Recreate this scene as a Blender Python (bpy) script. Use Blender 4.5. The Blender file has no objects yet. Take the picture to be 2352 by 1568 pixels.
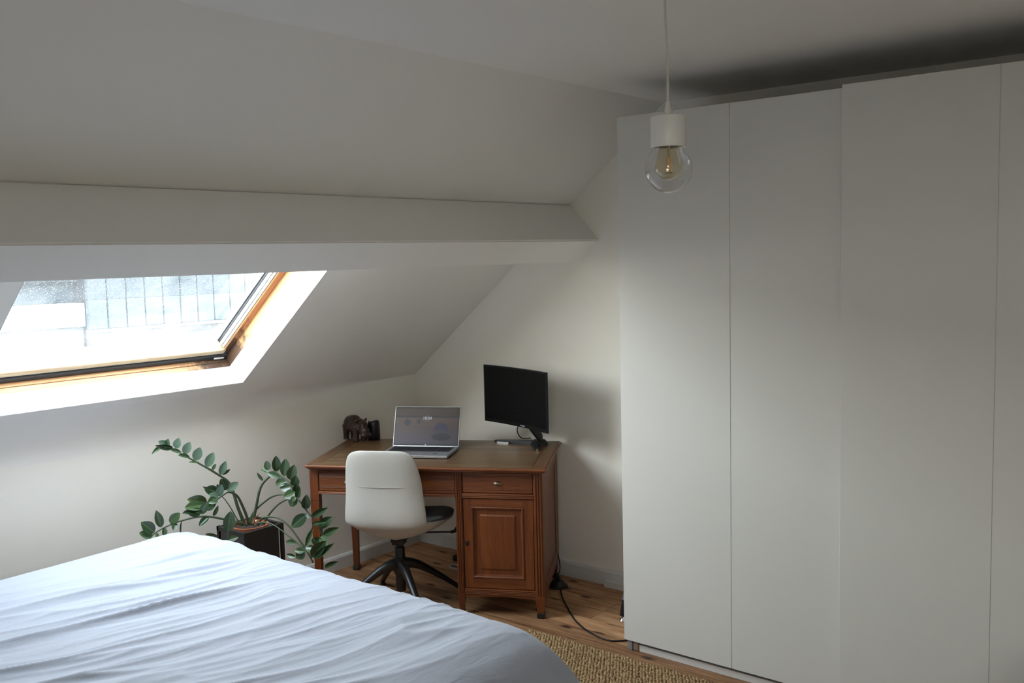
import bpy, bmesh, math, random
from mathutils import Vector, Matrix, noise
from math import sin, cos, pi, radians, sqrt
S = bpy.context.scene
COL = S.collection
random.seed(7)

# ------------------------------------------------------------------ camera
CAMH = 1.75
FPX = 2205.0
yaw, pit, rol = 0.688158, -0.0893544, -0.0248859
fw = Vector((cos(pit)*cos(yaw), cos(pit)*sin(yaw), sin(pit)))
rt = fw.cross(Vector((0, 0, 1))).normalized()
up = rt.cross(fw)
R1 = rt*cos(rol)+up*sin(rol)
U1 = -rt*sin(rol)+up*cos(rol)
cam = bpy.data.cameras.new('camera')
camo = bpy.data.objects.new('camera', cam)
COL.objects.link(camo)
m = Matrix.Identity(4)
for i in range(3):
    m[i][0] = R1[i]; m[i][1] = U1[i]; m[i][2] = -fw[i]
m[2][3] = CAMH
camo.matrix_world = m
cam.sensor_width = 36
cam.lens = FPX/2352*36
cam.clip_start = 0.05
S.camera = camo

def at(px, py, dep):
    "point seen at a pixel of the 2352x1568 frame, dep metres in front of the camera"
    d = fw + R1*((px-1176)/FPX) - U1*((py-784)/FPX)
    return Vector((0, 0, CAMH)) + d*dep

# ------------------------------------------------------------------ world, light, exposure
SKY = 11.0
w = bpy.data.worlds.new('world'); S.world = w; w.use_nodes = True
bg = w.node_tree.nodes['Background']
# hazy sky: bright and neutral near the horizon, bluer and deeper overhead
wnt = w.node_tree
wtc = wnt.nodes.new('ShaderNodeTexCoord'); wsp = wnt.nodes.new('ShaderNodeSeparateXYZ'); wcr = wnt.nodes.new('ShaderNodeValToRGB')
wnt.links.new(wtc.outputs['Generated'], wsp.inputs[0]); wnt.links.new(wsp.outputs['Z'], wcr.inputs['Fac']); wnt.links.new(wcr.outputs['Color'], bg.inputs['Color'])
we = wcr.color_ramp.elements
we[0].position = 0.0; we[0].color = (1.0, 0.965, 0.90, 1)
we[1].position = 1.0; we[1].color = (0.38, 0.415, 0.475, 1)
k_ = wcr.color_ramp.elements.new(0.35); k_.color = (0.90, 0.93, 0.95, 1)
k_ = wcr.color_ramp.elements.new(0.7); k_.color = (0.57, 0.605, 0.67, 1)
bg.inputs['Strength'].default_value = SKY
S.view_settings.view_transform = 'Standard'
S.view_settings.look = 'None'
S.view_settings.gamma = 1
S.view_settings.exposure = 1.27
S.view_settings.use_curve_mapping = False

# ------------------------------------------------------------------ slope geometry
YK, ZK, SL = 4.17, 1.0418, 0.8095          # knee wall, its top, pitch of the roof
HS = sqrt(1+SL*SL)
UPV = Vector((0, -1/HS, SL/HS)); OUT = Vector((0, SL/HS, 1/HS))
XG = 4.13
X0W = -0.75
ZC = 2.4665
def slope_mat():
    M = Matrix.Identity(4)
    for i in range(3):
        M[i][0] = (1, 0, 0)[i]; M[i][1] = UPV[i]; M[i][2] = OUT[i]
    M[1][3] = YK; M[2][3] = ZK
    return M
SM = slope_mat()                            # local (x, up the slope, outward)
WX0, WX1, WS0, WS1 = 1.478, 2.795, 0.18, 1.36
# portal for the daylight that falls through the roof window
pl = bpy.data.lights.new('skylight_portal', 'AREA'); pl.shape = 'RECTANGLE'
pl.size = WX1-WX0; pl.size_y = WS1-WS0; pl.cycles.is_portal = True
po = bpy.data.objects.new('skylight_portal', pl); COL.objects.link(po)
c = SM @ Vector(((WX0+WX1)/2, (WS0+WS1)/2, 0.27))
zaxis = OUT; xaxis = Vector((1, 0, 0)); yaxis = zaxis.cross(xaxis)
m = Matrix.Identity(4)
for i in range(3):
    m[i][0] = xaxis[i]; m[i][1] = yaxis[i]; m[i][2] = zaxis[i]; m[i][3] = c[i]
po.matrix_world = m

W2Y0, W2Y1, W2Z0, W2Z1 = -.45, .15, 1.10, 1.95  # unseen window added in the back wall to fill the room with light
pl2 = bpy.data.lights.new('fill_window_portal', 'AREA'); pl2.shape = 'RECTANGLE'
pl2.size = W2Y1-W2Y0; pl2.size_y = W2Z1-W2Z0; pl2.cycles.is_portal = True
po2 = bpy.data.objects.new('fill_window_portal', pl2); COL.objects.link(po2)
po2.matrix_world = Matrix.Translation((X0W-.21, (W2Y0+W2Y1)/2, (W2Z0+W2Z1)/2)) @ Matrix.Rotation(-pi/2, 4, 'Z') @ Matrix.Rotation(pi/2, 4, 'X')

# ------------------------------------------------------------------ material helpers
def newmat(name):
    mt = bpy.data.materials.new(name); mt.use_nodes = True
    nt = mt.node_tree
    return mt, nt, nt.nodes['Principled BSDF']
def nd(nt, t, **kw):
    n = nt.nodes.new(t)
    for k, v in kw.items():
        if k in n.inputs: n.inputs[k].default_value = v
        else: setattr(n, k, v)
    return n
def plain(name, col, rough=0.5, metal=0.0, spec=0.5, bump=0.0, bscale=60, var=0.0, vscale=3):
    mt, nt, p = newmat(name)
    p.inputs['Base Color'].default_value = (*col, 1)
    p.inputs['Roughness'].default_value = rough
    p.inputs['Metallic'].default_value = metal
    p.inputs['Specular IOR Level'].default_value = spec
    tc = nd(nt, 'ShaderNodeTexCoord')
    if bump:
        n = nd(nt, 'ShaderNodeTexNoise', Scale=bscale, Detail=3.0)
        b = nd(nt, 'ShaderNodeBump', Strength=bump, Distance=0.004)
        nt.links.new(tc.outputs['Object'], n.inputs['Vector'])
        nt.links.new(n.outputs['Fac'], b.inputs['Height'])
        nt.links.new(b.outputs['Normal'], p.inputs['Normal'])
    if var:
        n = nd(nt, 'ShaderNodeTexNoise', Scale=vscale, Detail=4.0)
        mx = nd(nt, 'ShaderNodeMix', data_type='RGBA')
        mx.inputs['A'].default_value = (*[c*(1-var) for c in col], 1)
        mx.inputs['B'].default_value = (*[min(1, c*(1+var)) for c in col], 1)
        nt.links.new(tc.outputs['Object'], n.inputs['Vector'])
        nt.links.new(n.outputs['Fac'], mx.inputs['Factor'])
        nt.links.new(mx.outputs['Result'], p.inputs['Base Color'])
    return mt
def wood(name, dark, mid, light, axis, rough=0.4, scale=1.0, knots=0.0, coat=0.0, rnd=False, fine=70, spec=0.5, dirt=0.0):
    "grain runs along the given axis of the piece's own coordinates"
    mt, nt, p = newmat(name)
    L = nt.links.new
    a = nd(nt, 'ShaderNodeAttribute', attribute_name='loc')
    vec = a.outputs['Vector']
    if rnd:
        oi = nd(nt, 'ShaderNodeObjectInfo')
        mu = nd(nt, 'ShaderNodeMath', operation='MULTIPLY'); mu.inputs[1].default_value = 37.0
        L(oi.outputs['Random'], mu.inputs[0])
        cb = nd(nt, 'ShaderNodeCombineXYZ'); L(mu.outputs[0], cb.inputs[0]); L(mu.outputs[0], cb.inputs[1]); L(mu.outputs[0], cb.inputs[2])
        ad = nd(nt, 'ShaderNodeVectorMath', operation='ADD'); L(vec, ad.inputs[0]); L(cb.outputs[0], ad.inputs[1]); vec = ad.outputs[0]
    sc = [9*scale]*3; sc[axis] = 0.7*scale
    mp = nd(nt, 'ShaderNodeMapping'); mp.inputs['Scale'].default_value = sc; L(vec, mp.inputs['Vector'])
    n1 = nd(nt, 'ShaderNodeTexNoise', Scale=1.6, Detail=5.0, Distortion=1.2); L(mp.outputs[0], n1.inputs['Vector'])
    sc2 = [fine]*3; sc2[axis] = fine*0.045
    mp2 = nd(nt, 'ShaderNodeMapping'); mp2.inputs['Scale'].default_value = sc2; L(vec, mp2.inputs['Vector'])
    n2 = nd(nt, 'ShaderNodeTexNoise', Scale=2.0, Detail=3.0); L(mp2.outputs[0], n2.inputs['Vector'])
    av = nd(nt, 'ShaderNodeMix', data_type='FLOAT'); av.inputs['Factor'].default_value = 0.45
    L(n1.outputs['Fac'], av.inputs['A']); L(n2.outputs['Fac'], av.inputs['B'])
    cr = nd(nt, 'ShaderNodeValToRGB'); e = cr.color_ramp.elements
    e[0].position = 0.32; e[0].color = (*dark, 1); e[1].position = 0.68; e[1].color = (*light, 1)
    k = cr.color_ramp.elements.new(0.5); k.color = (*mid, 1)
    L(av.outputs['Result'], cr.inputs['Fac']); out = cr.outputs['Color']
    if rnd:
        h = nd(nt, 'ShaderNodeHueSaturation')
        mr = nd(nt, 'ShaderNodeMapRange'); mr.inputs['To Min'].default_value = 0.72; mr.inputs['To Max'].default_value = 1.25
        L(oi.outputs['Random'], mr.inputs['Value']); L(mr.outputs[0], h.inputs['Value']); L(out, h.inputs['Color']); out = h.outputs[0]
    if knots:
        sk = [6.0]*3; sk[axis] = 2.4
        mk = nd(nt, 'ShaderNodeMapping'); mk.inputs['Scale'].default_value = sk; L(vec, mk.inputs['Vector'])
        vo = nd(nt, 'ShaderNodeTexVoronoi', Scale=1.0, voronoi_dimensions='2D'); L(mk.outputs[0], vo.inputs['Vector'])
        r2 = nd(nt, 'ShaderNodeMapRange'); r2.inputs['From Min'].default_value = 0.04; r2.inputs['From Max'].default_value = 0.11
        r2.inputs['To Min'].default_value = knots; r2.inputs['To Max'].default_value = 0
        L(vo.outputs['Distance'], r2.inputs['Value'])
        mx = nd(nt, 'ShaderNodeMix', data_type='RGBA'); mx.inputs['B'].default_value = (0.035, 0.012, 0.008, 1)
        L(r2.outputs[0], mx.inputs['Factor']); L(out, mx.inputs['A']); out = mx.outputs['Result']
    if dirt:
        nn = nd(nt, 'ShaderNodeTexNoise', Scale=5.0, Detail=6.0, Roughness=0.7); L(vec, nn.inputs['Vector'])
        r3 = nd(nt, 'ShaderNodeMapRange'); r3.inputs['From Min'].default_value = 0.52; r3.inputs['From Max'].default_value = 0.75; r3.inputs['To Max'].default_value = dirt
        L(nn.outputs['Fac'], r3.inputs['Value'])
        mx = nd(nt, 'ShaderNodeMix', data_type='RGBA'); mx.inputs['B'].default_value = (0.06, 0.035, 0.025, 1)
        L(r3.outputs[0], mx.inputs['Factor']); L(out, mx.inputs['A']); out = mx.outputs['Result']
    L(out, p.inputs['Base Color'])
    b = nd(nt, 'ShaderNodeBump', Strength=0.25, Distance=0.001); L(n2.outputs['Fac'], b.inputs['Height']); L(b.outputs[0], p.inputs['Normal'])
    p.inputs['Roughness'].default_value = rough
    p.inputs['Specular IOR Level'].default_value = spec
    p.inputs['Coat Weight'].default_value = coat
    p.inputs['Coat Roughness'].default_value = 0.25
    return mt

WALL = plain('wall_paint', (0.90, 0.865, 0.79), 0.85, spec=0.25, bump=0.25, bscale=14)
CEIL = plain('ceiling_paint', (0.90, 0.875, 0.825), 0.9, spec=0.2, bump=0.2, bscale=9)
REVEAL = plain('reveal_paint', (0.85, 0.85, 0.83), 0.6)
TRIM = plain('skirting_paint', (0.70, 0.69, 0.66), 0.5, bump=0.1)
PLANK = wood('pine_plank', (0.16, 0.062, 0.026), (0.40, 0.205, 0.098), (0.62, 0.375, 0.195), 1, rough=0.5, spec=.3, fine=80, knots=0.95, rnd=True, scale=1.2, dirt=0.3)
SUBF = plain('subfloor', (0.004, 0.003, 0.003), 0.95, spec=0)
OAKH = wood('oak_along', (0.09, 0.022, 0.005), (0.155, 0.042, 0.010), (0.23, 0.070, 0.018), 0, rough=0.38, coat=0.1, fine=110)
OAKV = wood('oak_upright', (0.085, 0.020, 0.005), (0.145, 0.038, 0.009), (0.21, 0.063, 0.016), 2, rough=0.38, coat=0.1, fine=110)
OAKT = wood('oak_top', (0.065, 0.032, 0.012), (0.125, 0.066, 0.026), (0.19, 0.105, 0.045), 0, rough=0.34, coat=0.1, fine=110)
OAKTY = wood('oak_top_cross', (0.065, 0.026, 0.010), (0.12, 0.055, 0.022), (0.18, 0.09, 0.036), 1, rough=0.34, coat=0.1, fine=110)
PINEW = wood('window_pine', (0.50, 0.24, 0.09), (0.68, 0.38, 0.17), (0.80, 0.52, 0.28), 0, rough=0.5, fine=90)
PINEWY = wood('window_pine_side', (0.50, 0.24, 0.09), (0.68, 0.38, 0.17), (0.80, 0.52, 0.28), 1, rough=0.5, fine=90)
LAM = plain('white_laminate', (0.66, 0.645, 0.61), 0.42, spec=0.4)
LAMIN = plain('white_carcass', (0.66, 0.655, 0.63), 0.5)
METALB = plain('black_steel', (0.012, 0.012, 0.013), 0.38)
PLASB = plain('black_plastic', (0.008, 0.008, 0.009), 0.45, spec=.35)
CHROME = plain('chrome', (0.75, 0.75, 0.75), 0.16, metal=1)
BRASS = plain('aged_brass', (0.30, 0.25, 0.17), 0.38, metal=1)
ALU = plain('silver_aluminium', (0.62, 0.63, 0.64), 0.34, metal=0.85)
ALUW = plain('pale_window_trim', (0.55, 0.56, 0.57), 0.4, metal=0.3)
RUBGAP = plain('dark_gasket_gap', (0.03, 0.035, 0.045), 0.6)

def thin_fresnel(nt, f0=.04, k=.85, pw_=5.0):
    "reflection of a thin pane: low head-on, high at grazing angles, same from both sides"
    lw = nd(nt, 'ShaderNodeLayerWeight'); lw.inputs['Blend'].default_value = 0.5
    pw = nd(nt, 'ShaderNodeMath', operation='POWER'); pw.inputs[1].default_value = pw_
    nt.links.new(lw.outputs['Facing'], pw.inputs[0])
    ma = nd(nt, 'ShaderNodeMath', operation='MULTIPLY_ADD'); ma.inputs[1].default_value = k; ma.inputs[2].default_value = f0
    nt.links.new(pw.outputs[0], ma.inputs[0])
    return ma

# ------------------------------------------------------------------ geometry helpers
class MB:
    def __init__(s): s.bm = bmesh.new()
    def box(s, x0, x1, y0, y1, z0, z1, bev=0.0, M=None, seg=2):
        r = bmesh.ops.create_cube(s.bm, size=1)
        vs = r['verts']
        for v in vs:
            v.co = Vector(((x0+x1)/2+v.co.x*(x1-x0), (y0+y1)/2+v.co.y*(y1-y0), (z0+z1)/2+v.co.z*(z1-z0)))
        if bev:
            ed = list({e for v in vs for e in v.link_edges})
            rr = bmesh.ops.bevel(s.bm, geom=ed, offset=bev, segments=seg, affect='EDGES', profile=0.5)
            vs = list({v for f in rr['faces'] for v in f.verts} | {v for v in vs if v.is_valid})
        if M is not None:
            bmesh.ops.transform(s.bm, matrix=M, verts=vs)
        return s
    def hexa(s, P):
        "eight corners: bottom four, top four"
        v = [s.bm.verts.new(p) for p in P]
        for f in ((3, 2, 1, 0), (4, 5, 6, 7), (0, 1, 5, 4), (1, 2, 6, 5), (2, 3, 7, 6), (3, 0, 4, 7)):
            s.bm.faces.new([v[i] for i in f])
        return s
    def taper(s, cx, cy, z0, w0, z1, w1, d0=None, d1=None):
        d0 = d0 or w0; d1 = d1 or w1
        return s.hexa([(cx-w0, cy-d0, z0), (cx+w0, cy-d0, z0), (cx+w0, cy+d0, z0), (cx-w0, cy+d0, z0),
                       (cx-w1, cy-d1, z1), (cx+w1, cy-d1, z1), (cx+w1, cy+d1, z1), (cx-w1, cy+d1, z1)])
    def prism(s, pts, n0, n1, ax):
        "polygon in the two other axes, extruded along ax"
        def mk(p, t):
            q = [p[0], p[1]]; q.insert(ax, t); return q
        a = [s.bm.verts.new(mk(p, n0)) for p in pts]; b = [s.bm.verts.new(mk(p, n1)) for p in pts]
        s.bm.faces.new(a); s.bm.faces.new(b[::-1])
        for i in range(len(pts)):
            j = (i+1) % len(pts); s.bm.faces.new((a[i], b[i], b[j], a[j]))
        return s
    def tube(s, pts, rad, seg=8, cap=True, flat=None):
        pts = [Vector(p) for p in pts]; n = len(pts)
        if not hasattr(rad, '__len__'): rad = [rad]*n
        rings = []; prev = None
        for i, p in enumerate(pts):
            t = (pts[min(i+1, n-1)]-pts[max(i-1, 0)]).normalized()
            if prev is None:
                a = t.cross(Vector((0, 0, 1)))
                if a.length < 0.05: a = t.cross(Vector((1, 0, 0)))
            else:
                a = prev - t*prev.dot(t)
            a.normalize(); prev = a; b = t.cross(a)
            fb = flat[i] if flat else 1.0
            rings.append([s.bm.verts.new(p+a*cos(2*pi*k/seg)*rad[i]+b*sin(2*pi*k/seg)*rad[i]*fb) for k in range(seg)])
        for i in range(n-1):
            for k in range(seg):
                l = (k+1) % seg
                s.bm.faces.new((rings[i][k], rings[i][l], rings[i+1][l], rings[i+1][k]))
        if cap:
            s.bm.faces.new(rings[0][::-1]); s.bm.faces.new(rings[-1])
        return s
    def lathe(s, prof, c=(0, 0, 0), seg=32, M=None, close=False):
        rings = []; new = []
        for r, z in prof:
            if r < 1e-6:
                v = s.bm.verts.new((c[0], c[1], c[2]+z)); rings.append([v]); new.append(v)
            else:
                rg = [s.bm.verts.new((c[0]+r*cos(2*pi*k/seg), c[1]+r*sin(2*pi*k/seg), c[2]+z)) for k in range(seg)]
                rings.append(rg); new += rg
        for a, b in zip(rings, rings[1:]):
            for k in range(seg):
                l = (k+1) % seg
                if len(a) == 1 and len(b) == 1: continue
                if len(a) == 1: s.bm.faces.new((a[0], b[l], b[k]))
                elif len(b) == 1: s.bm.faces.new((a[k], a[l], b[0]))
                else: s.bm.faces.new((a[k], a[l], b[l], b[k]))
        if M is not None: bmesh.ops.transform(s.bm, matrix=M, verts=new)
        return s
    def ball(s, c, r, M=None, sub=3):
        R = bmesh.ops.create_icosphere(s.bm, subdivisions=sub, radius=1)
        rr = r if hasattr(r, '__len__') else (r, r, r)
        for v in R['verts']:
            v.co = Vector((v.co.x*rr[0], v.co.y*rr[1], v.co.z*rr[2]))
            if M is not None: v.co = M @ v.co
            v.co += Vector(c)
        return s
    def build(s, name, mat, parent=None, X=None, smooth=False, mesh_only=False):
        bm = s.bm
        bmesh.ops.recalc_face_normals(bm, faces=bm.faces)
        lay = bm.verts.layers.float_vector.new('loc')
        for v in bm.verts: v[lay] = v.co
        if X is not None: bm.transform(X)
        if X is not None and X.determinant() < 0: bmesh.ops.reverse_faces(bm, faces=bm.faces)
        if parent is not None and parent.get('_w') is not None:
            o = Vector(parent['_w'])
            bm.transform(Matrix.Translation(-o))
        me = bpy.data.meshes.new(name); bm.to_mesh(me); bm.free()
        me.materials.append(mat)
        if smooth:
            me.polygons.foreach_set('use_smooth', [True]*len(me.polygons))
            if smooth != True:
                me.set_sharp_from_angle(angle=radians(smooth))
        if mesh_only: return me
        o = bpy.data.objects.new(name, me); COL.objects.link(o)
        if parent is not None:
            o.parent = parent
            o['_w'] = parent['_w'] if parent.get('_w') is not None else (0, 0, 0)
        return o

def tag(o, label=None, cat=None, group=None, kind=None):
    if label: o['label'] = label
    if cat: o['category'] = cat
    if group: o['group'] = group
    if kind: o['kind'] = kind
    return o
def thing(name, loc, label, cat, group=None):
    o = bpy.data.objects.new(name, None); COL.objects.link(o); o.location = loc
    o.empty_display_size = 0.1
    o['_w'] = tuple(loc)
    return tag(o, label, cat, group)
def struct(name, mb, mat, parent=None, X=None, smooth=False):
    o = mb.build(name, mat, parent, X, smooth)
    if parent is None: o['kind'] = 'structure'
    return o
def spline(pts, n=6):
    "Catmull-Rom through the points"
    P = [Vector(p) for p in pts]; P = [P[0]*2-P[1]]+P+[P[-1]*2-P[-2]]
    out = []
    for i in range(1, len(P)-2):
        for k in range(n):
            t = k/n
            a, b, c_, d = P[i-1], P[i], P[i+1], P[i+2]
            out.append(0.5*((2*b)+(-a+c_)*t+(2*a-5*b+4*c_-d)*t*t+(-a+3*b-3*c_+d)*t**3))
    out.append(P[-2]); return out
def lerp_list(v0, v1, n): return [v0+(v1-v0)*i/(n-1) for i in range(n)]

# ------------------------------------------------------------------ room shell
X0, Y0 = X0W, -0.8
b = MB().box(X0-.2, XG+.2, Y0-.2, YK+.2, -0.2, -0.022)
floor = struct('floor', b, SUBF)
# floorboards along the gable
PW = 0.1225
k = 0; x1 = 4.05+PW
plank_meshes = {}
while x1 > X0:
    x0 = max(x1-PW, X0)
    xx1 = min(x1, XG)
    cuts = [YK, Y0]
    if k in (2, 3): cuts = [YK, 2.585, Y0]
    elif k % 3 == 1: cuts = [YK, 0.2+0.35*(k % 5), Y0]
    elif k % 4 == 3: cuts = [YK, 1.1, Y0]
    for ya, yb in zip(cuts, cuts[1:]):
        wd = xx1-x0-0.0065
        if wd < 0.02: continue
        key = (round(wd, 4), round(ya-yb, 3))
        if key not in plank_meshes:
            mb = MB().box(-wd/2, wd/2, -(ya-yb)/2+.001, (ya-yb)/2-.001, -0.022, 0.0)
            plank_meshes[key] = mb.build('plank', PLANK, mesh_only=True)
        o = bpy.data.objects.new('plank', plank_meshes[key]); COL.objects.link(o); o.parent = floor
        o.location = ((x0+xx1)/2, (ya+yb)/2, -0.0006*random.random())
    k += 1; x1 -= PW

wz = lambda y: ZK+SL*(YK-y)
yr = YK-(ZC-ZK)/SL
b = MB().prism([(Y0-.2, -.1), (YK+.15, -.1), (YK+.15, wz(YK+.15)+.12), (yr, ZC+.15), (Y0-.2, ZC+.15)], XG, XG+.2, 0)
struct('wall_gable', b, WALL)
b = MB()
b.prism([(W2Y1, -.1), (YK+.15, -.1), (YK+.15, wz(YK+.15)+.12), (yr, ZC+.15), (W2Y1, ZC+.15)], X0-.2, X0, 0)
b.box(X0-.2, X0, Y0-.2, W2Y0, -.1, ZC+.15); b.box(X0-.2, X0, W2Y0, W2Y1, -.1, W2Z0); b.box(X0-.2, X0, W2Y0, W2Y1, W2Z1, ZC+.15)
struct('wall_back', b, WALL)
w2 = bpy.data.objects.new('fill_window', None); COL.objects.link(w2); w2['kind'] = 'structure'; w2.location = (X0, (W2Y0+W2Y1)/2, W2Z0); w2['_w'] = tuple(w2.location)  # added window behind the camera, there for its fill light
b = MB()
b.box(X0-.14, X0-.08, W2Y0, W2Y0+.05, W2Z0, W2Z1); b.box(X0-.14, X0-.08, W2Y1-.05, W2Y1, W2Z0, W2Z1)
b.box(X0-.14, X0-.08, W2Y0+.05, W2Y1-.05, W2Z0, W2Z0+.05); b.box(X0-.14, X0-.08, W2Y0+.05, W2Y1-.05, W2Z1-.05, W2Z1)
b.build('fill_window_frame', TRIM, w2)
MB().box(X0-.135, X0-.085, (W2Y0+W2Y1)/2-.04, (W2Y0+W2Y1)/2+.04, W2Z0+.05, W2Z1-.05).build('fill_window_mullion', TRIM, w2)
MB().box(X0-.08, X0+.03, W2Y0-.03, W2Y1+.03, W2Z0-.025, W2Z0, bev=.004).build('window_sill', TRIM, w2)
struct('ground', MB().box(-60, 70, -60, 70, -6.4, -6.2), plain('pale_ground', (.34, .33, .30), .9))
struct('wall_left', MB().prism([(YK, -.1), (YK+.15, -.1), (YK+.15, ZK-.06), (YK, ZK)], X0, XG, 1 - 1), WALL)
struct('wall_right', MB().box(X0-.2, XG+.2, Y0-.2, Y0, -.1, ZC+.1), WALL)
struct('ceiling', MB().box(X0-.2, XG+.2, Y0-.2, yr, ZC, ZC+.2), CEIL)
b = MB()
ST = (yr-YK)*-HS
b.box(X0-.1, WX0, -.05, ST+.12, 0, .17)
b.box(WX1, XG+.1, -.05, ST+.12, 0, .17)
b.box(WX0, WX1, -.05, WS0, 0, .17)
b.box(WX0, WX1, WS1, ST+.12, 0, .17)
struct('wall_slope', b, CEIL, X=SM)
# plaster cove softening the joint of slope and knee wall, dying out towards the gable
b = MB(); rr_ = []
for i in range(41):
    x_ = X0+(XG-X0)*i/40
    R_ = .004+.13*max(0, min(1, (3.9-x_)/1.6))
    th0, th1 = 0.0, math.atan(1/SL)                # wall is vertical, slope leans inwards
    T_ = R_
    A_ = Vector((x_, YK, ZK-T_)); C_ = Vector((x_, YK, ZK)); B_ = C_+Vector((0, -1/HS, SL/HS))*T_
    rr_.append([b.bm.verts.new(A_*(1-t)**2+C_*2*t*(1-t)+B_*t*t) for t in [q/8 for q in range(9)]]+[b.bm.verts.new(C_+Vector((0, .002, .002)))])
for a_, c_ in zip(rr_, rr_[1:]):
    for k_ in range(10):
        l_ = (k_+1) % 10; b.bm.faces.new((a_[k_], a_[l_], c_[l_], c_[k_]))
struct('trim_2', b, CEIL, smooth=40)
# tilted purlin boxed in plaster
pa, pb, pc, pd = (2.977, 2.007), (2.796, 1.816), (2.914, 1.705), (3.10, 1.905)
b = MB().prism([pa, pb, pc, pd], X0, XG, 0)
bmesh.ops.bevel(b.bm, geom=[e for e in b.bm.edges if abs((e.verts[0].co-e.verts[1].co).x) > 1], offset=.006, segments=2, affect='EDGES')
struct('trim_1', b, CEIL)
# skirting boards
b = MB().prism([(XG, 0), (XG-.016, 0), (XG-.016, .072), (XG-.010, .084), (XG, .086)], Y0, YK, 1)
bb = struct('baseboard_gable', b, TRIM)
b = MB().prism([(YK, 0), (YK-.016, 0), (YK-.016, .066), (YK-.010, .078), (YK, .080)], X0, XG, 0)
struct('baseboard_left', b, TRIM)
tr = thing('cable_trunking', (XG-.04, 2.6, 0), 'low white strip of trunking along the skirting beside the wardrobe', 'trunking')
MB().box(XG-.045, XG-.016, 2.30, 2.775, 0, .030, bev=.003).build('duct', TRIM, tr)
MB().box(XG-.047, XG-.016, 2.30, 2.775, .0305, .036, bev=.002).build('lid', TRIM, tr)

# ------------------------------------------------------------------ roof window
win = bpy.data.objects.new('window_1', None); COL.objects.link(win); win['kind'] = 'structure'
wc = SM @ Vector(((WX0+WX1)/2, WS0, 0)); win.location = wc; win['_w'] = tuple(wc)
FX0, FX1, FS0, FS1 = 1.506, 2.768, WS0+.004, WS1-.03
# splayed white reveals
b = MB()
b.hexa([(WX1+.004, WS0, .0), (WX1, WS0, .0), (FX1, WS0, .103), (WX1+.004, WS0, .103),
        (WX1+.004, WS1, .0), (WX1, WS1, .0), (FX1, WS1, .103), (WX1+.004, WS1, .103)])
b.build('reveal', REVEAL, win, SM)
b = MB()
b.hexa([(WX0-.004, WS0, .0), (WX0, WS0, .0), (FX0, WS0, .103), (WX0-.004, WS0, .103),
        (WX0-.004, WS1, .0), (WX0, WS1, .0), (FX0, WS1, .103), (WX0-.004, WS1, .103)])
b.build('reveal', REVEAL, win, SM)
MB().box(WX0, WX1, WS0-.004, WS0+.003, 0.001, .103).build('reveal', REVEAL, win, SM)
MB().box(WX0, WX1, WS1-.028, WS1+.003, 0.001, .103).build('reveal', REVEAL, win, SM)

def mould(name, along):
    "pine with black mould and peeling varnish near the lower right corner"
    mt = wood(name, (0.46, 0.22, 0.09), (0.66, 0.37, 0.17), (0.78, 0.50, 0.27), along, rough=0.5, fine=90)
    nt = mt.node_tree; L = nt.links.new; p = nt.nodes['Principled BSDF']
    src = p.inputs['Base Color'].links[0].from_socket
    a = nd(nt, 'ShaderNodeAttribute', attribute_name='loc')
    d = nd(nt, 'ShaderNodeVectorMath', operation='DISTANCE'); d.inputs[1].default_value = (FX1, FS0, .17)
    L(a.outputs['Vector'], d.inputs[0])
    n = nd(nt, 'ShaderNodeTexNoise', Scale=22.0, Detail=6.0, Roughness=0.7); L(a.outputs['Vector'], n.inputs['Vector'])
    mr = nd(nt, 'ShaderNodeMapRange'); mr.inputs['From Min'].default_value = 0.0; mr.inputs['From Max'].default_value = 0.36
    mr.inputs['To Min'].default_value = 0.95; mr.inputs['To Max'].default_value = 0.30
    L(d.outputs['Value'], mr.inputs['Value'])
    sb = nd(nt, 'ShaderNodeMath', operation='SUBTRACT'); L(mr.outputs[0], sb.inputs[0]); L(n.outputs['Fac'], sb.inputs[1])
    m2 = nd(nt, 'ShaderNodeMapRange'); m2.inputs['From Min'].default_value = -0.02; m2.inputs['From Max'].default_value = 0.22; m2.inputs['To Max'].default_value = 0.93
    L(sb.outputs[0], m2.inputs['Value'])
    mx = nd(nt, 'ShaderNodeMix', data_type='RGBA'); mx.inputs['B'].default_value = (0.05, 0.025, 0.018, 1)
    L(m2.outputs[0], mx.inputs['Factor']); L(src, mx.inputs['A']); L(mx.outputs['Result'], p.inputs['Base Color'])
    return mt
MOX = mould('mouldy_pine_sill', 0); MOY = mould('mouldy_pine_jamb', 1)
# frame: sill with two steps, jambs, head
b = MB().box(FX0-.05, FX1+.05, FS0-.06, FS0, .103, .128)
b.box(FX0-.05, FX1+.05, FS0-.06, FS0-.004, .128, .132)
b.box(FX0-.05, FX1+.05, FS0-.06, FS0+.001, .132, .245)
b.build('window_sill', MOX, win, SM)
b = MB().box(FX1, FX1+.06, FS0-.05, FS1+.05, .103, .245)
b.box(FX1-.006, FX1, FS0, FS1, .160, .245)
b.build('frame_jamb', MOY, win, SM)
b = MB().box(FX0-.06, FX0, FS0-.05, FS1+.05, .103, .245)
b.box(FX0, FX0+.006, FS0, FS1, .160, .245)
b.build('frame_jamb', PINEWY, win, SM)
MB().box(FX0-.05, FX1+.05, FS1, FS1+.06, .103, .245).build('frame_head', PINEW, win, SM)
LITP = wood('lit_pine', (.60, .42, .24), (.80, .66, .46), (.86, .76, .60), 0, rough=.5, fine=90)  # bright highlight of the lower sash rail put into a paler pine
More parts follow.
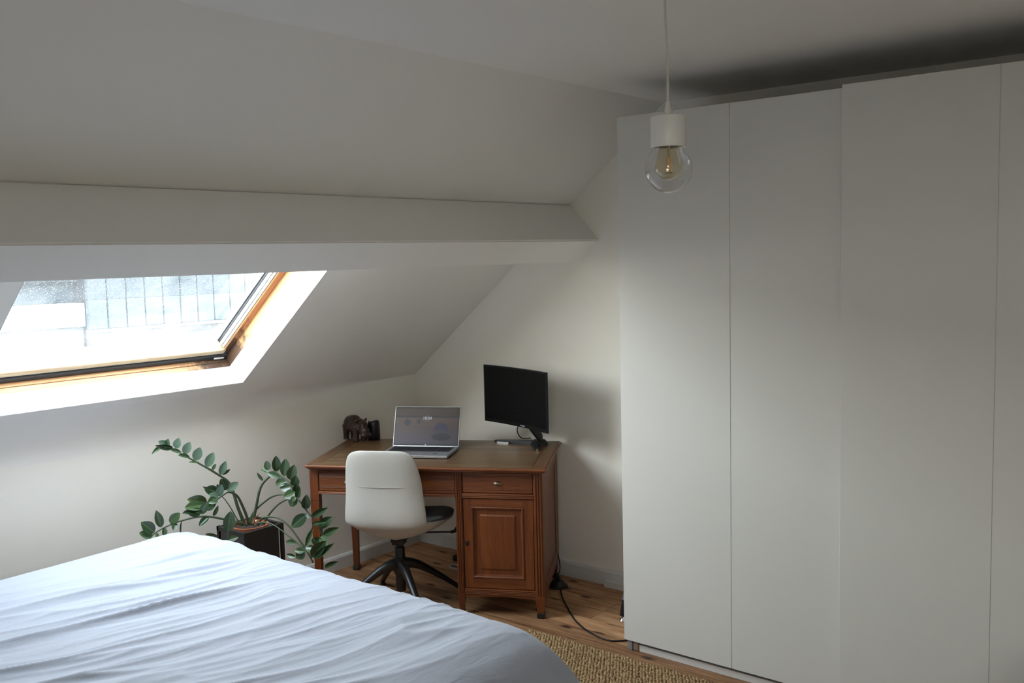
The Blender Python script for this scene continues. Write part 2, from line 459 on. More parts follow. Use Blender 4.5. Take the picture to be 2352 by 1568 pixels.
# sash
sa = bpy.data.objects.new('sash', None); COL.objects.link(sa); sa.parent = win; sa['_w'] = tuple(wc)
SX0, SX1, SS0, SS1 = FX0+.022, FX1-.022, FS0+.022, FS1-.02
GX0, GX1, GS0, GS1 = SX0+.045, SX1-.036, SS0+.055, SS1-.09
MB().box(FX0, FX1-.004, FS0+.001, SS0+.004, .152, .2).build('gasket_gap', RUBGAP, sa, SM)  # dark strip standing in for the shade in the gap under the sash
b = MB().prism([(SS0, .170), (SS0+.006, .163), (SS0+.034, .163), (SS0+.037, .166), (SS0+.060, .222), (SS0+.060, .240), (SS0, .240)], SX0, SX1, 0)
b.build('sash_rail', LITP, sa, SM)
MB().box(SX0, SX1, SS1-.09, SS1, .163, .23, bev=.003).build('sash_rail', PINEW, sa, SM)
b = MB().prism([(SX1, .170), (SX1-.005, .163), (SX1-.014, .163), (SX1-.014, .240), (SX1, .240)], SS0, SS1, 2)
bmesh.ops.transform(b.bm, matrix=Matrix(((1, 0, 0, 0), (0, 0, 1, 0), (0, 1, 0, 0), (0, 0, 0, 1))), verts=b.bm.verts)
b.build('sash_stile', PINEWY, sa, SM)
MB().box(SX1-.022, SX1-.014, SS0+.05, SS1-.09, .168, .240, bev=.002).build('glazing_bead', ALUW, sa, SM)
MB().box(SX1-.028, SX1-.0225, SS0+.052, SS1-.09, .182, .240, bev=.002).build('glazing_bead', plain('white_bead', (.8, .8, .8), .4), sa, SM)
MB().box(SX1-.032, SX1-.028, SS0+.055, SS1-.09, .200, .240).build('gasket_gap', RUBGAP, sa, SM)
MB().box(SX1-.038, SX1-.032, SS0+.055, SS1-.09, .212, .240).build('gasket_gap', ALUW, sa, SM)
MB().box(SX0, SX0+.045, SS0, SS1, .163, .240, bev=.003).build('sash_stile', PINEWY, sa, SM)
# dusty pane
gm = bpy.data.materials.new('dusty_glass'); gm.use_nodes = True; nt = gm.node_tree; L = nt.links.new
for n in list(nt.nodes):
    if n.type == 'BSDF_PRINCIPLED': nt.nodes.remove(n)
outn = [n for n in nt.nodes if n.type == 'OUTPUT_MATERIAL'][0]
tr_ = nd(nt, 'ShaderNodeBsdfTransparent'); tr_.inputs['Color'].default_value = (.93, .97, .97, 1)
tl = nd(nt, 'ShaderNodeBsdfTranslucent'); tl.inputs['Color'].default_value = (.9, .93, .95, 1)
a = nd(nt, 'ShaderNodeAttribute', attribute_name='loc')
n1 = nd(nt, 'ShaderNodeTexNoise', Scale=260.0, Detail=2.0); L(a.outputs['Vector'], n1.inputs['Vector'])
n2 = nd(nt, 'ShaderNodeTexNoise', Scale=6.0, Detail=5.0); L(a.outputs['Vector'], n2.inputs['Vector'])
r1 = nd(nt, 'ShaderNodeMapRange'); r1.inputs['From Min'].default_value = .64; r1.inputs['From Max'].default_value = .74; r1.inputs['To Max'].default_value = .20; L(n1.outputs['Fac'], r1.inputs['Value'])
r2 = nd(nt, 'ShaderNodeMapRange'); r2.inputs['From Min'].default_value = .3; r2.inputs['From Max'].default_value = .8; r2.inputs['To Min'].default_value = .005; r2.inputs['To Max'].default_value = .03; L(n2.outputs['Fac'], r2.inputs['Value'])
ad = nd(nt, 'ShaderNodeMath', operation='ADD'); L(r1.outputs[0], ad.inputs[0]); L(r2.outputs[0], ad.inputs[1])
mx = nd(nt, 'ShaderNodeMixShader'); L(ad.outputs[0], mx.inputs[0]); L(tr_.outputs[0], mx.inputs[1]); L(tl.outputs[0], mx.inputs[2])
gl = nd(nt, 'ShaderNodeBsdfGlossy', Roughness=0.02); fr = thin_fresnel(nt, .03, .5)
m2 = nd(nt, 'ShaderNodeMixShader'); L(fr.outputs[0], m2.inputs[0]); L(mx.outputs[0], m2.inputs[1]); L(gl.outputs[0], m2.inputs[2])
L(m2.outputs[0], outn.inputs['Surface'])
MB().box(GX0-.01, GX1+.01, GS0-.005, GS1+.01, .222, .226).build('glass', gm, sa, SM)
MB().box(FX1-.075, FX1-.018, FS0+.006, FS0+.017, .146, .153, bev=.003).build('drain_clip', plain('white_clip', (.85, .85, .85), .4), win, SM)
# outer roof covering round the window, dark slate, keeps daylight out of the joint
b = MB()
b.box(X0-.3, FX0-.05, -.6, ST+.4, .172, .235); b.box(FX1+.05, XG+.3, -.6, ST+.4, .172, .235)
b.box(FX0-.05, FX1+.05, -.6, FS0-.05, .172, .235); b.box(FX0-.05, FX1+.05, FS1+.05, ST+.4, .172, .235)
struct('wall_roof', b, plain('slate', (.06, .065, .07), .6), X=SM)

# ------------------------------------------------------------------ neighbouring building seen through the pane
NBX = 9.2
nb = thing('neighbouring_building', (5, 9, -3), 'grey building with upright seamed cladding seen through the roof window', 'building')
white_r = plain('white_roofing', (.55, .57, .58), .7)
ny = 9.0
zinc = plain('zinc_cladding', (0.030, 0.037, 0.042), 0.9, spec=0.0, var=.12, vscale=1.5)
zincl = plain('pale_zinc', (0.046, 0.055, 0.062), 0.9, spec=0.0, var=.1, vscale=2)
plinth = plain('pale_plinth', (0.065, 0.065, 0.07), 0.9, spec=0.0, var=.2, vscale=6)
MB().box(4.56, 14, ny+.10, ny+6, -4, 2.4).build('wall', plain('joint_shadow', (.006, .007, .009), .9, spec=0), nb)
for i in range(18):
    xx = 4.57+i*.20
    MB().box(xx, xx+.186, ny+.04, ny+.10, 1.4202, 2.4, bev=.004, seg=1).build('cladding_panel', zinc, nb)
    MB().box(xx, xx+.186, ny+.04, ny+.10, 1.135, 1.4198, bev=.006, seg=1).build('cladding_panel', zincl, nb)
MB().box(4.56, 14, ny-.02, ny+.10, 1.105, 1.13, bev=.006).build('ledge', white_r, nb)
MB().box(4.56, 14, ny+.02, ny+.10, -4, 1.10).build('plinth', plinth, nb)
MB().box(-2, 4.562, ny+.3, ny+6, 1.40, 2.4).build('side_wall', zinc, nb)
MB().box(-2, 4.562, ny+.18, ny+.29, 1.60, 1.66, bev=.01).build('eaves', plain('eaves_grey', (.018, .021, .024), .9, spec=0), nb)
MB().box(-2, 4.562, ny+.1, ny+5.9, 1.17, 1.395).build('parapet', white_r, nb)
MB().box(-2, 4.562, ny+.15, ny+5.8, -4, 1.165).build('lower_wall', plinth, nb)

# ------------------------------------------------------------------ wardrobe
wd = thing('wardrobe', (3.78, 1.25, 0), 'tall white four-panel sliding door wardrobe along the right wall', 'wardrobe')
WXF = 3.474
b = MB()
b.box(WXF+.045, 4.09, 2.232, 2.250, .0, 2.30, bev=.001)
b.box(WXF+.045, 4.09, .27, .288, .0, 2.30, bev=.001)
b.box(WXF+.045, 4.09, .288, 2.232, 2.28, 2.30)
b.box(WXF+.05, 4.09, .288, 2.232, .05, .07)
b.box(4.078, 4.09, .27, 2.25, .0, 2.30)
b.build('carcass', LAMIN, wd)
MB().box(WXF+.018, WXF+.045, .27, 2.225, 0.0, .030, bev=.002).build('base_rail', plain('rail_white', (.62, .6, .57), .45), wd)
MB().box(WXF+.006, WXF+.045, .27, 2.25, 2.295, 2.312, bev=.001).build('top_rail', ALUW, wd)
MB().box(WXF+.008, WXF+.03, 2.22, 2.245, .0, .045, bev=.003).build('rail_end_cap', plain('grey_cap', (.22, .22, .22), .4), wd)
MB().box(WXF+.012, WXF+.034, 2.19, 2.215, .0, .040, bev=.006).build('roller', plain('brown_roller', (.25, .16, .1), .5), wd)
for x0, pairs, zt in ((WXF, ((2.255, 1.7382), (1.7360, 1.262)), 2.318), (WXF-.036, ((1.282, .7682), (.7660, .25)), 2.324)):
    d = bpy.data.objects.new('sliding_door', None); COL.objects.link(d); d.parent = wd; d['_w'] = wd['_w']
    for ya, yb in pairs:
        MB().box(x0, x0+.018, yb, ya, .047, zt, bev=.0008, seg=1).build('door_panel', LAM, d)
    MB().box(x0+.0022, x0+.018, pairs[1][0]-.0005, pairs[0][1]+.0005, .048, zt-.001).build('joint_strip', LAMIN, d)
    MB().box(x0+.018, x0+.026, pairs[1][1]+.02, pairs[0][0]-.02, .052, zt-.02).build('backing_frame', ALUW, d)

# ------------------------------------------------------------------ writing desk
au, av = radians(-61.7), radians(30.5)
DU = Vector((cos(au), sin(au), 0)); DV = Vector((cos(av), sin(av), 0)); DO = Vector((2.949, 3.775, 0))
DM = Matrix.Identity(4)
for i in range(3):
    DM[i][0] = DU[i]; DM[i][1] = DV[i]; DM[i][2] = (0, 0, 1)[i]; DM[i][3] = DO[i]
def dk(a, b, c=0.0):
    p_ = DM @ Vector((a, b, 0)); p_.z = c; return p_
DM[2][2] = .745/.755            # height of the top 0.745
DL, DD, DZ = 1.212, .690, .745
desk = thing('writing_desk', dk(.6, .35), 'antique brown oak writing desk with one cupboard, set across the corner', 'desk')
# top: moulded slab, mitred border, centre field
b = MB().box(.010, DL-.010, .010, DD-.008, .731, .742, bev=.003)
b.box(0, DL, 0, DD, .739, .7525, bev=.0055, seg=3)
b.build('tabletop', OAKH, desk, DM)
BW = .062
g = .0012
def quadslab(P, z0, z1): return MB().hexa([(*p, z0) for p in P]+[(*p, z1) for p in P])
I0, I1, J0, J1 = .010, DL-.010, .010, DD-.008
quadslab([(I0, J0), (I1, J0), (I1-BW, J0+BW-g), (I0+BW, J0+BW-g)], .750, .7548).build('top_border', OAKT, desk, DM)
quadslab([(I0+BW, J1-BW+g), (I1-BW, J1-BW+g), (I1, J1), (I0, J1)], .750, .7548).build('top_border', OAKT, desk, DM)
quadslab([(I0, J0+g), (I0+BW-g, J0+BW), (I0+BW-g, J1-BW), (I0, J1-g)], .750, .7548).build('top_border', OAKTY, desk, DM)
quadslab([(I1-BW+g, J0+BW), (I1, J0+g), (I1, J1-g), (I1-BW+g, J1-BW)], .750, .7548).build('top_border', OAKTY, desk, DM)
MB().box(I0+BW+g, I1-BW-g, J0+BW+g, J1-BW-g, .750, .7552, bev=.0008, seg=1).build('top_panel', OAKT, desk, DM)
FV = .045
def hbars(mb, u0, u1, v, zs, r=.0035):
    for z in zs:
        mb.tube([(u0, v, z), (u1, v, z)], r, seg=8)
    return mb
FOOT = plain('dark_foot_cap', (.03, .028, .02), .35, metal=.4)
def leg(cu, cv, zt, w=.0225, fl=False, z_taper=.56):
    b = MB()
    b.box(cu-w, cu+w, cv-w, cv+w, z_taper, zt, bev=.002)
    b.taper(cu, cv, .022, w*.62, z_taper, w)
    if fl:
        for k_ in (-1, 0, 1):
            b.tube([(cu+k_*.0115, cv-w-.0005, .13), (cu+k_*.0115, cv-w-.0005, zt-.006)], .0045, seg=8)
    o = b.build('leg', OAKV, desk, DM)
    f = MB()
    f.box(cu-w*.82, cu+w*.82, cv-w*.82, cv+w*.82, .0, .024, bev=.004)
    f.box(cu-w*.7, cu+w*.7, cv-w*1.0, cv-w*.5, .0, .016, bev=.004)
    f.build('foot', FOOT, o, DM)
    return o
leg(.030, FV+.0225, .731); leg(.030, .655, .731)
leg(1.165, .655, .731, z_taper=.16)
# cupboard posts, fluted
def post(u0, u1, v0, zt=.731):
    cu = (u0+u1)/2; w = (u1-u0)/2; cv = v0+w
    b = MB().box(u0, u1, v0, v0+2*w, .095, zt, bev=.0015)
    b.taper(cu, cv, .022, w*.62, .095, w)
    n = 3
    for k_ in range(n):
        uu = u0+2*w*(k_+.5)/n*.82+.18*w
        b.tube([(uu, v0-.0008, .12), (uu, v0-.0008, zt-.008)], .0040, seg=8)
    o = b.build('post', OAKV, desk, DM)
    f = MB().box(cu-w*.85, cu+w*.85, cv-w*1.0, cv+w*.8, 0, .024, bev=.005)
    f.build('foot', FOOT, o, DM)
post(.756, .790, FV); post(1.140, 1.186, FV)
post(.756, .790, .60)
# kneehole aprons
b = MB().box(.0525, .756, FV+.010, FV+.028, .598, .731)
b.build('front_rail', OAKH, desk, DM)
b = MB().box(.0525, .756, FV-.001, FV+.012, .596, .610, bev=.002)
hbars(b, .0525, .756, FV-.001, (.600, .606))
b.build('moulding', OAKH, desk, DM)
b = MB().box(.0525, .756, FV, FV+.012, .706, .731, bev=.001)
hbars(b, .0525, .756, FV-.0005, (.711, .718))
b.build('moulding', OAKH, desk, DM)
MB().box(.02, .038, FV+.045, .633, .60, .731, bev=.001).build('side_apron', OAKV, desk, DM)
MB().box(.0525, .756, .648, .664, .60, .731, bev=.001).build('back_apron', OAKH, desk, DM)
def key_escutcheon(par, u_, v_, z_):
    b = MB()
    Mx = Matrix.Translation((u_, v_, z_)) @ Matrix.Rotation(pi/2, 4, 'X')
    b.lathe([(0.0001, .011), (.006, .0105), (.010, .007), (.012, .002), (.0135, 0.0)], seg=20, M=Mx)
    for v in b.bm.verts: v.co.x = u_+(v.co.x-u_)*1.55; v.co.z = z_+(v.co.z-z_)*.95
    o = b.build('pull', BRASS, par, DM, smooth=40)
    MB().box(u_-.003, u_+.003, v_-.018, v_-.009, z_-.010, z_+.002, bev=.001).build('key', plain('dull_key', (.12, .10, .08), .4, metal=1), par, DM)
def drawer(u0, u1, z0, z1, panel_groove=True):
    b = MB().box(u0, u1, FV+.004, FV+.34, z0, z1, bev=.0015)
    # beaded border on the front: two ribs above and below the field
    hbars(b, u0+.004, u1-.004, FV+.0035, (z0+.018, z1-.016), r=.0026)
    hbars(b, u0+.004, u1-.004, FV+.0035, (z0+.024, z1-.022), r=.0014)
    o = b.build('drawer', OAKH, desk, DM)
    key_escutcheon(o, (u0+u1)/2, FV+.004, (z0+z1)/2-.002)
    return o
drawer(.056, .352, .613, .704)
MB().box(.353, .367, FV+.001, FV+.012, .61, .706, bev=.0015).build('drawer_divider', OAKV, desk, DM)
drawer(.369, .753, .613, .704)
# cupboard
b = MB()
b.box(1.168, 1.182, FV+.04, .632, .10, .731)      # outer side
b.box(.764, .776, FV+.03, .61, .10, .731)        # inner side
b.box(.776, 1.168, .61, .622, .10, .731)
b.box(.776, 1.168, FV+.03, .61, .12, .136)
b.build('cupboard_body', OAKV, desk, DM)
# framed panel on the outer side
b = MB()
b.box(1.180, 1.187, FV+.04, FV+.10, .10, .731, bev=.0015); b.box(1.180, 1.187, .57, .632, .10, .731, bev=.0015)
b.box(1.180, 1.187, FV+.10, .57, .10, .17, bev=.0015); b.box(1.180, 1.187, FV+.10, .57, .66, .731, bev=.0015)
b.build('side_frame', OAKV, desk, DM)
b = MB().box(.790, 1.140, FV+.001, FV+.014, .594, .618, bev=.001)
hbars(b, .790, 1.140, FV, (.598, .6055, .613), r=.0038)
b.build('moulding', OAKH, desk, DM)
b = MB().box(.790, 1.140, FV+.001, FV+.014, .722, .731)
hbars(b, .790, 1.140, FV, (.7245,), r=.0035)
b.build('moulding', OAKH, desk, DM)
drawer(.793, 1.137, .621, .719)
b = MB().prism([(.79, .139), (1.14, .139), (1.14, .092), (1.05, .099), (.965, .101), (.88, .099), (.79, .092)], FV+.004, FV+.02, 1)
hbars(b, .79, 1.14, FV+.003, (.112, .119, .126, .133), r=.0032)
b.build('bottom_rail', OAKH, desk, DM)
# panelled door
door = bpy.data.objects.new('cupboard_door', None); COL.objects.link(door); door.parent = desk; door['_w'] = desk['_w']
d0, d1, e0, e1 = .793, 1.137, .142, .591
MB().box(d0, .832, FV+.004, FV+.024, e0, e1, bev=.001).build('stile', OAKV, door, DM)
MB().box(1.090, d1, FV+.004, FV+.024, e0, e1, bev=.001).build('stile', OAKV, door, DM)
MB().box(.832, 1.090, FV+.004, FV+.024, e1-.040, e1, bev=.001).build('rail', OAKH, door, DM)
MB().box(.832, 1.090, FV+.004, FV+.024, e0, e0+.052, bev=.001).build('rail', OAKH, door, DM)
p0, p1, q0, q1 = .832, 1.090, e0+.052, e1-.040
b = MB()
for i_, (rr, vv) in enumerate(((0, .0005), (.007, .0035), (.012, .012))):
    pass
def frame_mould(mb, a0, a1, c0, c1, prof):
    "picture-frame moulding: prof = list of (inset, depth v)"
    rings = []
    for ins, vv in prof:
        rings.append([mb.bm.verts.new(p) for p in ((a0+ins, vv, c0+ins), (a1-ins, vv, c0+ins), (a1-ins, vv, c1-ins), (a0+ins, vv, c1-ins))])
    for a_, b_ in zip(rings, rings[1:]):
        for k_ in range(4):
            l_ = (k_+1) % 4; mb.bm.faces.new((a_[k_], a_[l_], b_[l_], b_[k_]))
    mb.bm.faces.new(rings[-1])
    return mb
b = frame_mould(MB(), p0, p1, q0, q1, [(0, FV+.02), (0, FV+.001), (.004, FV-.001), (.009, FV+.002), (.012, FV+.011), (.016, FV+.0125), (.040, FV+.0125), (.0405, FV+.0105), (.047, FV+.007), (.050, FV+.007)])
b.build('panel', OAKV, door, DM)
esc = MB().lathe([(0.0001, .003), (.008, .003), (.0095, .001), (.0095, 0)], seg=20, M=Matrix.Translation((.808, FV+.004, .367)) @ Matrix.Rotation(pi/2, 4, 'X'))
for v in esc.bm.verts: v.co.z = .367+(v.co.z-.367)*1.7
esc.build('keyhole_plate', plain('iron_plate', (.06, .05, .045), .4, metal=.8), door, DM, smooth=40)
b = MB().lathe([(0.0001, .0036), (.0025, .0036), (.0025, 0)], seg=12, M=Matrix.Translation((.808, FV+.004, .371)) @ Matrix.Rotation(pi/2, 4, 'X'))
b.box(.8068, .8092, FV, FV+.004, .360, .371)
b.build('keyhole', plain('keyhole_black', (.002, .002, .002), .8), door, DM)

# ------------------------------------------------------------------ things on the desk
TOP = DZ
# --- laptop
lap = thing('laptop', dk(.51, .31, TOP), 'open silver laptop showing 18:04 on its lock screen', 'laptop')
la = Matrix.Translation(dk(.327, .182, TOP)) @ Matrix(((DU.x, -DU.y, 0, 0), (DU.y, DU.x, 0, 0), (0, 0, 1, 0), (0, 0, 0, 1)))
LW, LD = .362, .242
ALUD = plain('silver_deck', (.42, .43, .44), .38, metal=.7)
MB().box(0, LW, 0, LD, .003, .016, bev=.003).build('base', ALUD, lap, la)
for fx in (.02, LW-.04):
    for fy in (.02, LD-.03): MB().box(fx, fx+.02, fy, fy+.01, 0, .004).build('foot', PLASB, lap, la)
KEY = plain('laptop_key', (.018, .019, .022), .45)
MB().box(.018, LW-.018, .105, LD-.022, .0155, .0163).build('keyboard_well', plain('key_well', (.05, .055, .06), .5), lap, la)
kb = MB(); nk = 0
for r_ in range(6):
    yy = .109+r_*.0180
    x_ = .021
    while x_ < LW-.034:
        wkey = .0165
        if r_ == 0 and .10 < x_ < .15: wkey = .085
        kb.box(x_, x_+wkey-.002, yy, yy+(.0155 if r_ < 5 else .010), .0162, .0178); x_ += wkey
        if abs(x_-.27) < .008: x_ += .004
o = kb.build('keys', KEY, lap, la); o['kind'] = 'stuff'
MB().box(.118, .225, .012, .092, .0158, .0164, bev=.0005, seg=1).build('trackpad', ALU, lap, la)
b = MB().box(.275, .297, .045, .062, .0158, .0164)
b.build('sticker', plain('blue_sticker', (.02, .05, .16), .4), lap, la)
MB().box(.0015, LW-.0015, -.0006, .0012, .010, .0145, bev=.0005, seg=1).build('front_lip', plain('bright_edge', (.85, .86, .87), .25, metal=.9), lap, la)
# lid
tilt = radians(21)
lm = la @ Matrix.Translation((0, LD-.004, .015)) @ Matrix.Rotation(-tilt, 4, 'X')
lid = MB().box(0, LW, 0, .006, .0, .214, bev=.003).build('lid', ALU, lap, lm)
MB().box(.004, LW-.004, -.0012, .0, .004, .2105, bev=.0005, seg=1).build('bezel', PLASB, lid, lm)
# hinge strip
MB().box(.03, LW-.03, -.004, .006, -.006, .004, bev=.002).build('hinge', ALU, lid, lm)
# screen picture as colour attribute on a grid
def hay(x, y):
    "lock-screen picture: dusk sky, dark tree line, three rounded stacks and a shadow"
    top = (.050, .036, .026)
    mid = (.070, .048, .042)
    bot = (.060, .058, .082)
    t = y
    if t > .76: c_ = [top[i]*(0.9+.5*(t-.76)) for i in range(3)]
    elif t > .5:
        k_ = (t-.5)/.26; c_ = [mid[i]*(1-k_)+(.085, .056, .042)[i]*k_ for i in range(3)]
    else:
        k_ = t/.5; c_ = [bot[i]*(1-k_)+mid[i]*k_ for i in range(3)]
    c_ = [v*(1.12-.5*x*(.55+.45*(1-t))) for v in c_]
    if .735 < t < .785+.008*sin(x*30): c_ = [v*.5 for v in (.05, .045, .06)]
    def ell(cx, cy, rx, ry, cut=None):
        q = ((x-cx)/rx)**2+((y-cy)/ry)**2
        return q < 1 and (cut is None or y > cut)
    if ell(.185, .60, .055, .095): c_ = [.030, .026, .042]
    if ell(.37, .63, .035, .075): c_ = [.032, .027, .042]
    if ell(.73, .38, .115, .22, .36): c_ = [.030, .027, .055]
    if ell(.73, .32, .14, .06): c_ = [.045, .038, .050]
    if ell(.74, .20, .155, .10): c_ = [.022, .020, .024]
    if abs(y-.45+.15*(x-.4)) < .01 and .3 < x < .6: c_ = [v*.8 for v in c_]
    return c_
NX, NY = 96, 60
bm = bmesh.new(); cl = bm.loops.layers.float_color.new('pic')
gx0, gx1, gz0, gz1 = .009, LW-.009, .012, .204
vv = [[bm.verts.new((gx0+(gx1-gx0)*i/NX, -.0016, gz0+(gz1-gz0)*j/NY)) for i in range(NX+1)] for j in range(NY+1)]
for j in range(NY):
    for i in range(NX):
        f = bm.faces.new((vv[j][i], vv[j][i+1], vv[j+1][i+1], vv[j+1][i]))
        c_ = hay((i+.5)/NX, (j+.5)/NY)
        for l_ in f.loops: l_[cl] = (*c_, 1)
sb_ = MB(); sb_.bm.free(); sb_.bm = bm
SCR, nt, p = newmat('screen_picture')
va = nd(nt, 'ShaderNodeVertexColor', layer_name='pic')
p.inputs['Base Color'].default_value = (.01, .01, .01, 1); p.inputs['Roughness'].default_value = .35; p.inputs['Specular IOR Level'].default_value = .2
nt.links.new(va.outputs['Color'], p.inputs['Emission Color']); p.inputs['Emission Strength'].default_value = .36
scr = sb_.build('screen', SCR, lid, lm)
def text_mesh(txt, size, mat, parent, X, ext=.0002, name='lettering', bold=0.0, align='CENTER'):
    cu = bpy.data.curves.new(name, 'FONT'); cu.body = txt; cu.size = size; cu.extrude = ext; cu.align_x = align; cu.offset = bold
    t = bpy.data.objects.new(name, cu); COL.objects.link(t)
    dg = bpy.context.evaluated_depsgraph_get()
    me = bpy.data.meshes.new_from_object(t.evaluated_get(dg)); COL.objects.unlink(t); bpy.data.objects.remove(t)
    mb = MB(); mb.bm.from_mesh(me)
    return mb.build(name, mat, parent, X)
def emat(name, col, st):
    mt, nt, p = newmat(name); p.inputs['Base Color'].default_value = (*[c_*.3 for c_ in col], 1)
    p.inputs['Emission Color'].default_value = (*col, 1); p.inputs['Emission Strength'].default_value = st; return mt
SW = emat('screen_white', (.12, .125, .135), 1.0)
UPR = Matrix.Rotation(pi/2, 4, 'X')
text_mesh('18:04', .0225, SW, lid, lm @ Matrix.Translation((LW*.503, -.0022, .143)) @ UPR, name='clock', bold=.0003)
b = MB()
for i_ in range(6): b.box(LW*.503-.011+i_*.004, LW*.503-.0085+i_*.004, -.0022, -.0018, .1335, .1350)
b.build('date_line', emat('screen_dim', (.05, .05, .055), 1.0), lid, lm)
b = MB().box(LW*.503-.0015, LW*.503+.0015, -.0022, -.0018, .163, .1665)
b.build('lock_icon', emat('screen_dim2', (.05, .05, .055), 1.0), lid, lm)
MB().lathe([(.0001, .0004), (.0026, .0004), (.0026, 0)], seg=16, M=lm @ Matrix.Translation((LW*.50, -.0014, .0080)) @ UPR).build('logo_badge', plain('badge_white', (.8, .8, .8), .3), lid)

# --- monitor
ML, MR = Vector((3.89, 3.392, 0)), Vector((3.76, 2.87, 0))
mon = thing('monitor', (3.86, 3.13, TOP), 'black curved monitor on a splayed stand, its screen switched off', 'monitor')
mu = (MR-ML).normalized(); mv = Vector((-mu.y, mu.x, 0))
if mv.x < 0: mv = -mv                      # towards the gable
mon_w = (MR-ML).length
mc = (ML+MR)/2
MMt = Matrix.Identity(4)
for i in range(3):
    MMt[i][0] = mu[i]; MMt[i][1] = mv[i]; MMt[i][3] = mc[i]
RC = 1.8
def curved(mb, u0, u1, z0, z1, f0, f1, n=24):
    "slab bent towards the viewer at both ends"
    def bend(u_, off):
        return -(u_*u_)/(2*RC)+.010+off
    vs = []
    for i in range(n+1):
        u_ = u0+(u1-u0)*i/n
        vs.append([mb.bm.verts.new((u_, bend(u_, o_), z_)) for o_, z_ in ((f0, z0), (f1, z0), (f1, z1), (f0, z1))])
    for a_, b_ in zip(vs, vs[1:]):
        for k_ in range(4):
            l_ = (k_+1) % 4; mb.bm.faces.new((a_[k_], b_[k_], b_[l_], a_[l_]))
    mb.bm.faces.new(vs[0]); mb.bm.faces.new(vs[-1][::-1])
    return mb
hw = mon_w/2
GL = plain('gloss_black_bezel', (.005, .005, .006), .3, spec=.3)
scm = plain('dark_screen', (.003, .003, .003), .45, spec=.12)
curved(MB(), -hw, hw, .8615, 1.1675, 0, .012).build('bezel', GL, mon, MMt)
curved(MB(), -hw+.009, hw-.009, .880, 1.159, -.0008, .0).build('screen', scm, mon, MMt)
curved(MB(), -hw+.03, hw-.03, .885, 1.14, .012, .032).build('rear_shell', PLASB, mon, MMt)
text_mesh('SAMSUNG', .0085, plain('grey_letter', (.45, .45, .46), .4), mon, MMt @ Matrix.Translation((.045, .0075, .8675)) @ UPR, bold=.0001)
# stand: neck from the rear down to the hub, two splayed legs
hub = Vector((3.995, 3.145, TOP))
b = MB()
P_ = [Vector((mc.x, mc.y, 0))+mv*.035+Vector((0, 0, .95)), Vector((mc.x, mc.y, 0))+mv*.060+mu*.045+Vector((0, 0, .87)), Vector((3.945, 3.075, .80)), Vector((3.965, 3.085, .775))]
b.tube(spline(P_, 5), lerp_list(.030, .034, 16), seg=12, flat=[.45]*16)
b.build('neck', PLASB, mon, smooth=50)
b = MB().lathe([(.0001, .030), (.032, .028), (.045, .012), (.047, 0), (.0001, 0)], c=(3.965, 3.09, TOP), seg=24)
b.build('hub', PLASB, mon, smooth=50)
for tip in ((3.905, 3.345), (3.835, 3.005)):
    t = Vector((*tip, TOP)); h_ = Vector((3.962, 3.12, TOP)); dr = (t-h_).normalized(); pr = Vector((-dr.y, dr.x, 0))
    b = MB()
    b.hexa([h_-pr*.020, h_+pr*.020, t+pr*.011, t-pr*.011,
            h_-pr*.016+Vector((0, 0, .024)), h_+pr*.016+Vector((0, 0, .024)), t+pr*.010+Vector((0, 0, .012)), t-pr*.010+Vector((0, 0, .012))])
    o = b.build('stand_leg', PLASB, mon)
    if tip[0] < 3.85:
        MB().hexa([t-pr*.007+dr*.001, t+pr*.007+dr*.001, t+pr*.007+dr*.003, t-pr*.007+dr*.003]
                  + [q+Vector((0, 0, .011)) for q in (t-pr*.006+dr*.001, t+pr*.006+dr*.001, t+pr*.006+dr*.003, t-pr*.006+dr*.003)]).build('tip_cap', CHROME, o)
cb = spline([Vector((mc.x, mc.y, .90))+mv*.05, Vector((3.905, 3.19, .83)), Vector((3.95, 3.20, .775)), Vector((4.02, 3.19, .762))], 6)
tag(MB().tube(cb, .0028, seg=8).build('monitor_cable', PLASB, None, smooth=True), 'thin black cable hanging down behind the monitor onto the desk', 'cable')
# silver-rimmed card case lying by the left leg of the stand
cc = thing('card_case', (3.88, 3.27, TOP), 'small silver-rimmed clear case lying against the monitor stand', 'case')
ca = Matrix.Translation((3.905, 3.285, TOP)) @ Matrix.Rotation(radians(-74), 4, 'Z')
MB().box(-.034, .034, -.0180, -.0165, .0, .010, bev=.0008, seg=1).box(-.034, .034, .0050, .0065, .0, .010, bev=.0008, seg=1).box(-.034, -.032, -.017, .005, .0, .010).box(.032, .034, -.017, .005, .0, .010).build('rim', plain('silver_rim', (.55, .55, .55), .3, metal=.8), cc, ca)
MB().box(-.032, .032, -.0165, .005, .0, .007).build('insert', plain('brownish_insert', (.16, .11, .09), .4, var=.5, vscale=60), cc, ca)

# --- hippo carving: blended volumes remeshed into one skin
def remesh_obj(mb, name, mat, parent, X, vox=.0022, smooth_it=4):
    bm = mb.bm
    me = bpy.data.meshes.new('tmp'); bm.to_mesh(me); bm.free()
    t = bpy.data.objects.new('tmp', me); COL.objects.link(t)
    r_ = t.modifiers.new('r', 'REMESH'); r_.mode = 'VOXEL'; r_.voxel_size = vox
    s_ = t.modifiers.new('s', 'SMOOTH'); s_.iterations = smooth_it; s_.factor = .6
    dg = bpy.context.evaluated_depsgraph_get(); dg.update()
    me2 = bpy.data.meshes.new_from_object(t.evaluated_get(dg)); COL.objects.unlink(t); bpy.data.objects.remove(t)
    q = MB(); q.bm.from_mesh(me2)
    return q.build(name, mat, parent, X, smooth=True)
hd = (dk(.140, .600)-dk(.01, .69)).normalized(); hs = Vector((-hd.y, hd.x, 0))
HM = Matrix.Identity(4)
hp = dk(.064, .640, TOP)
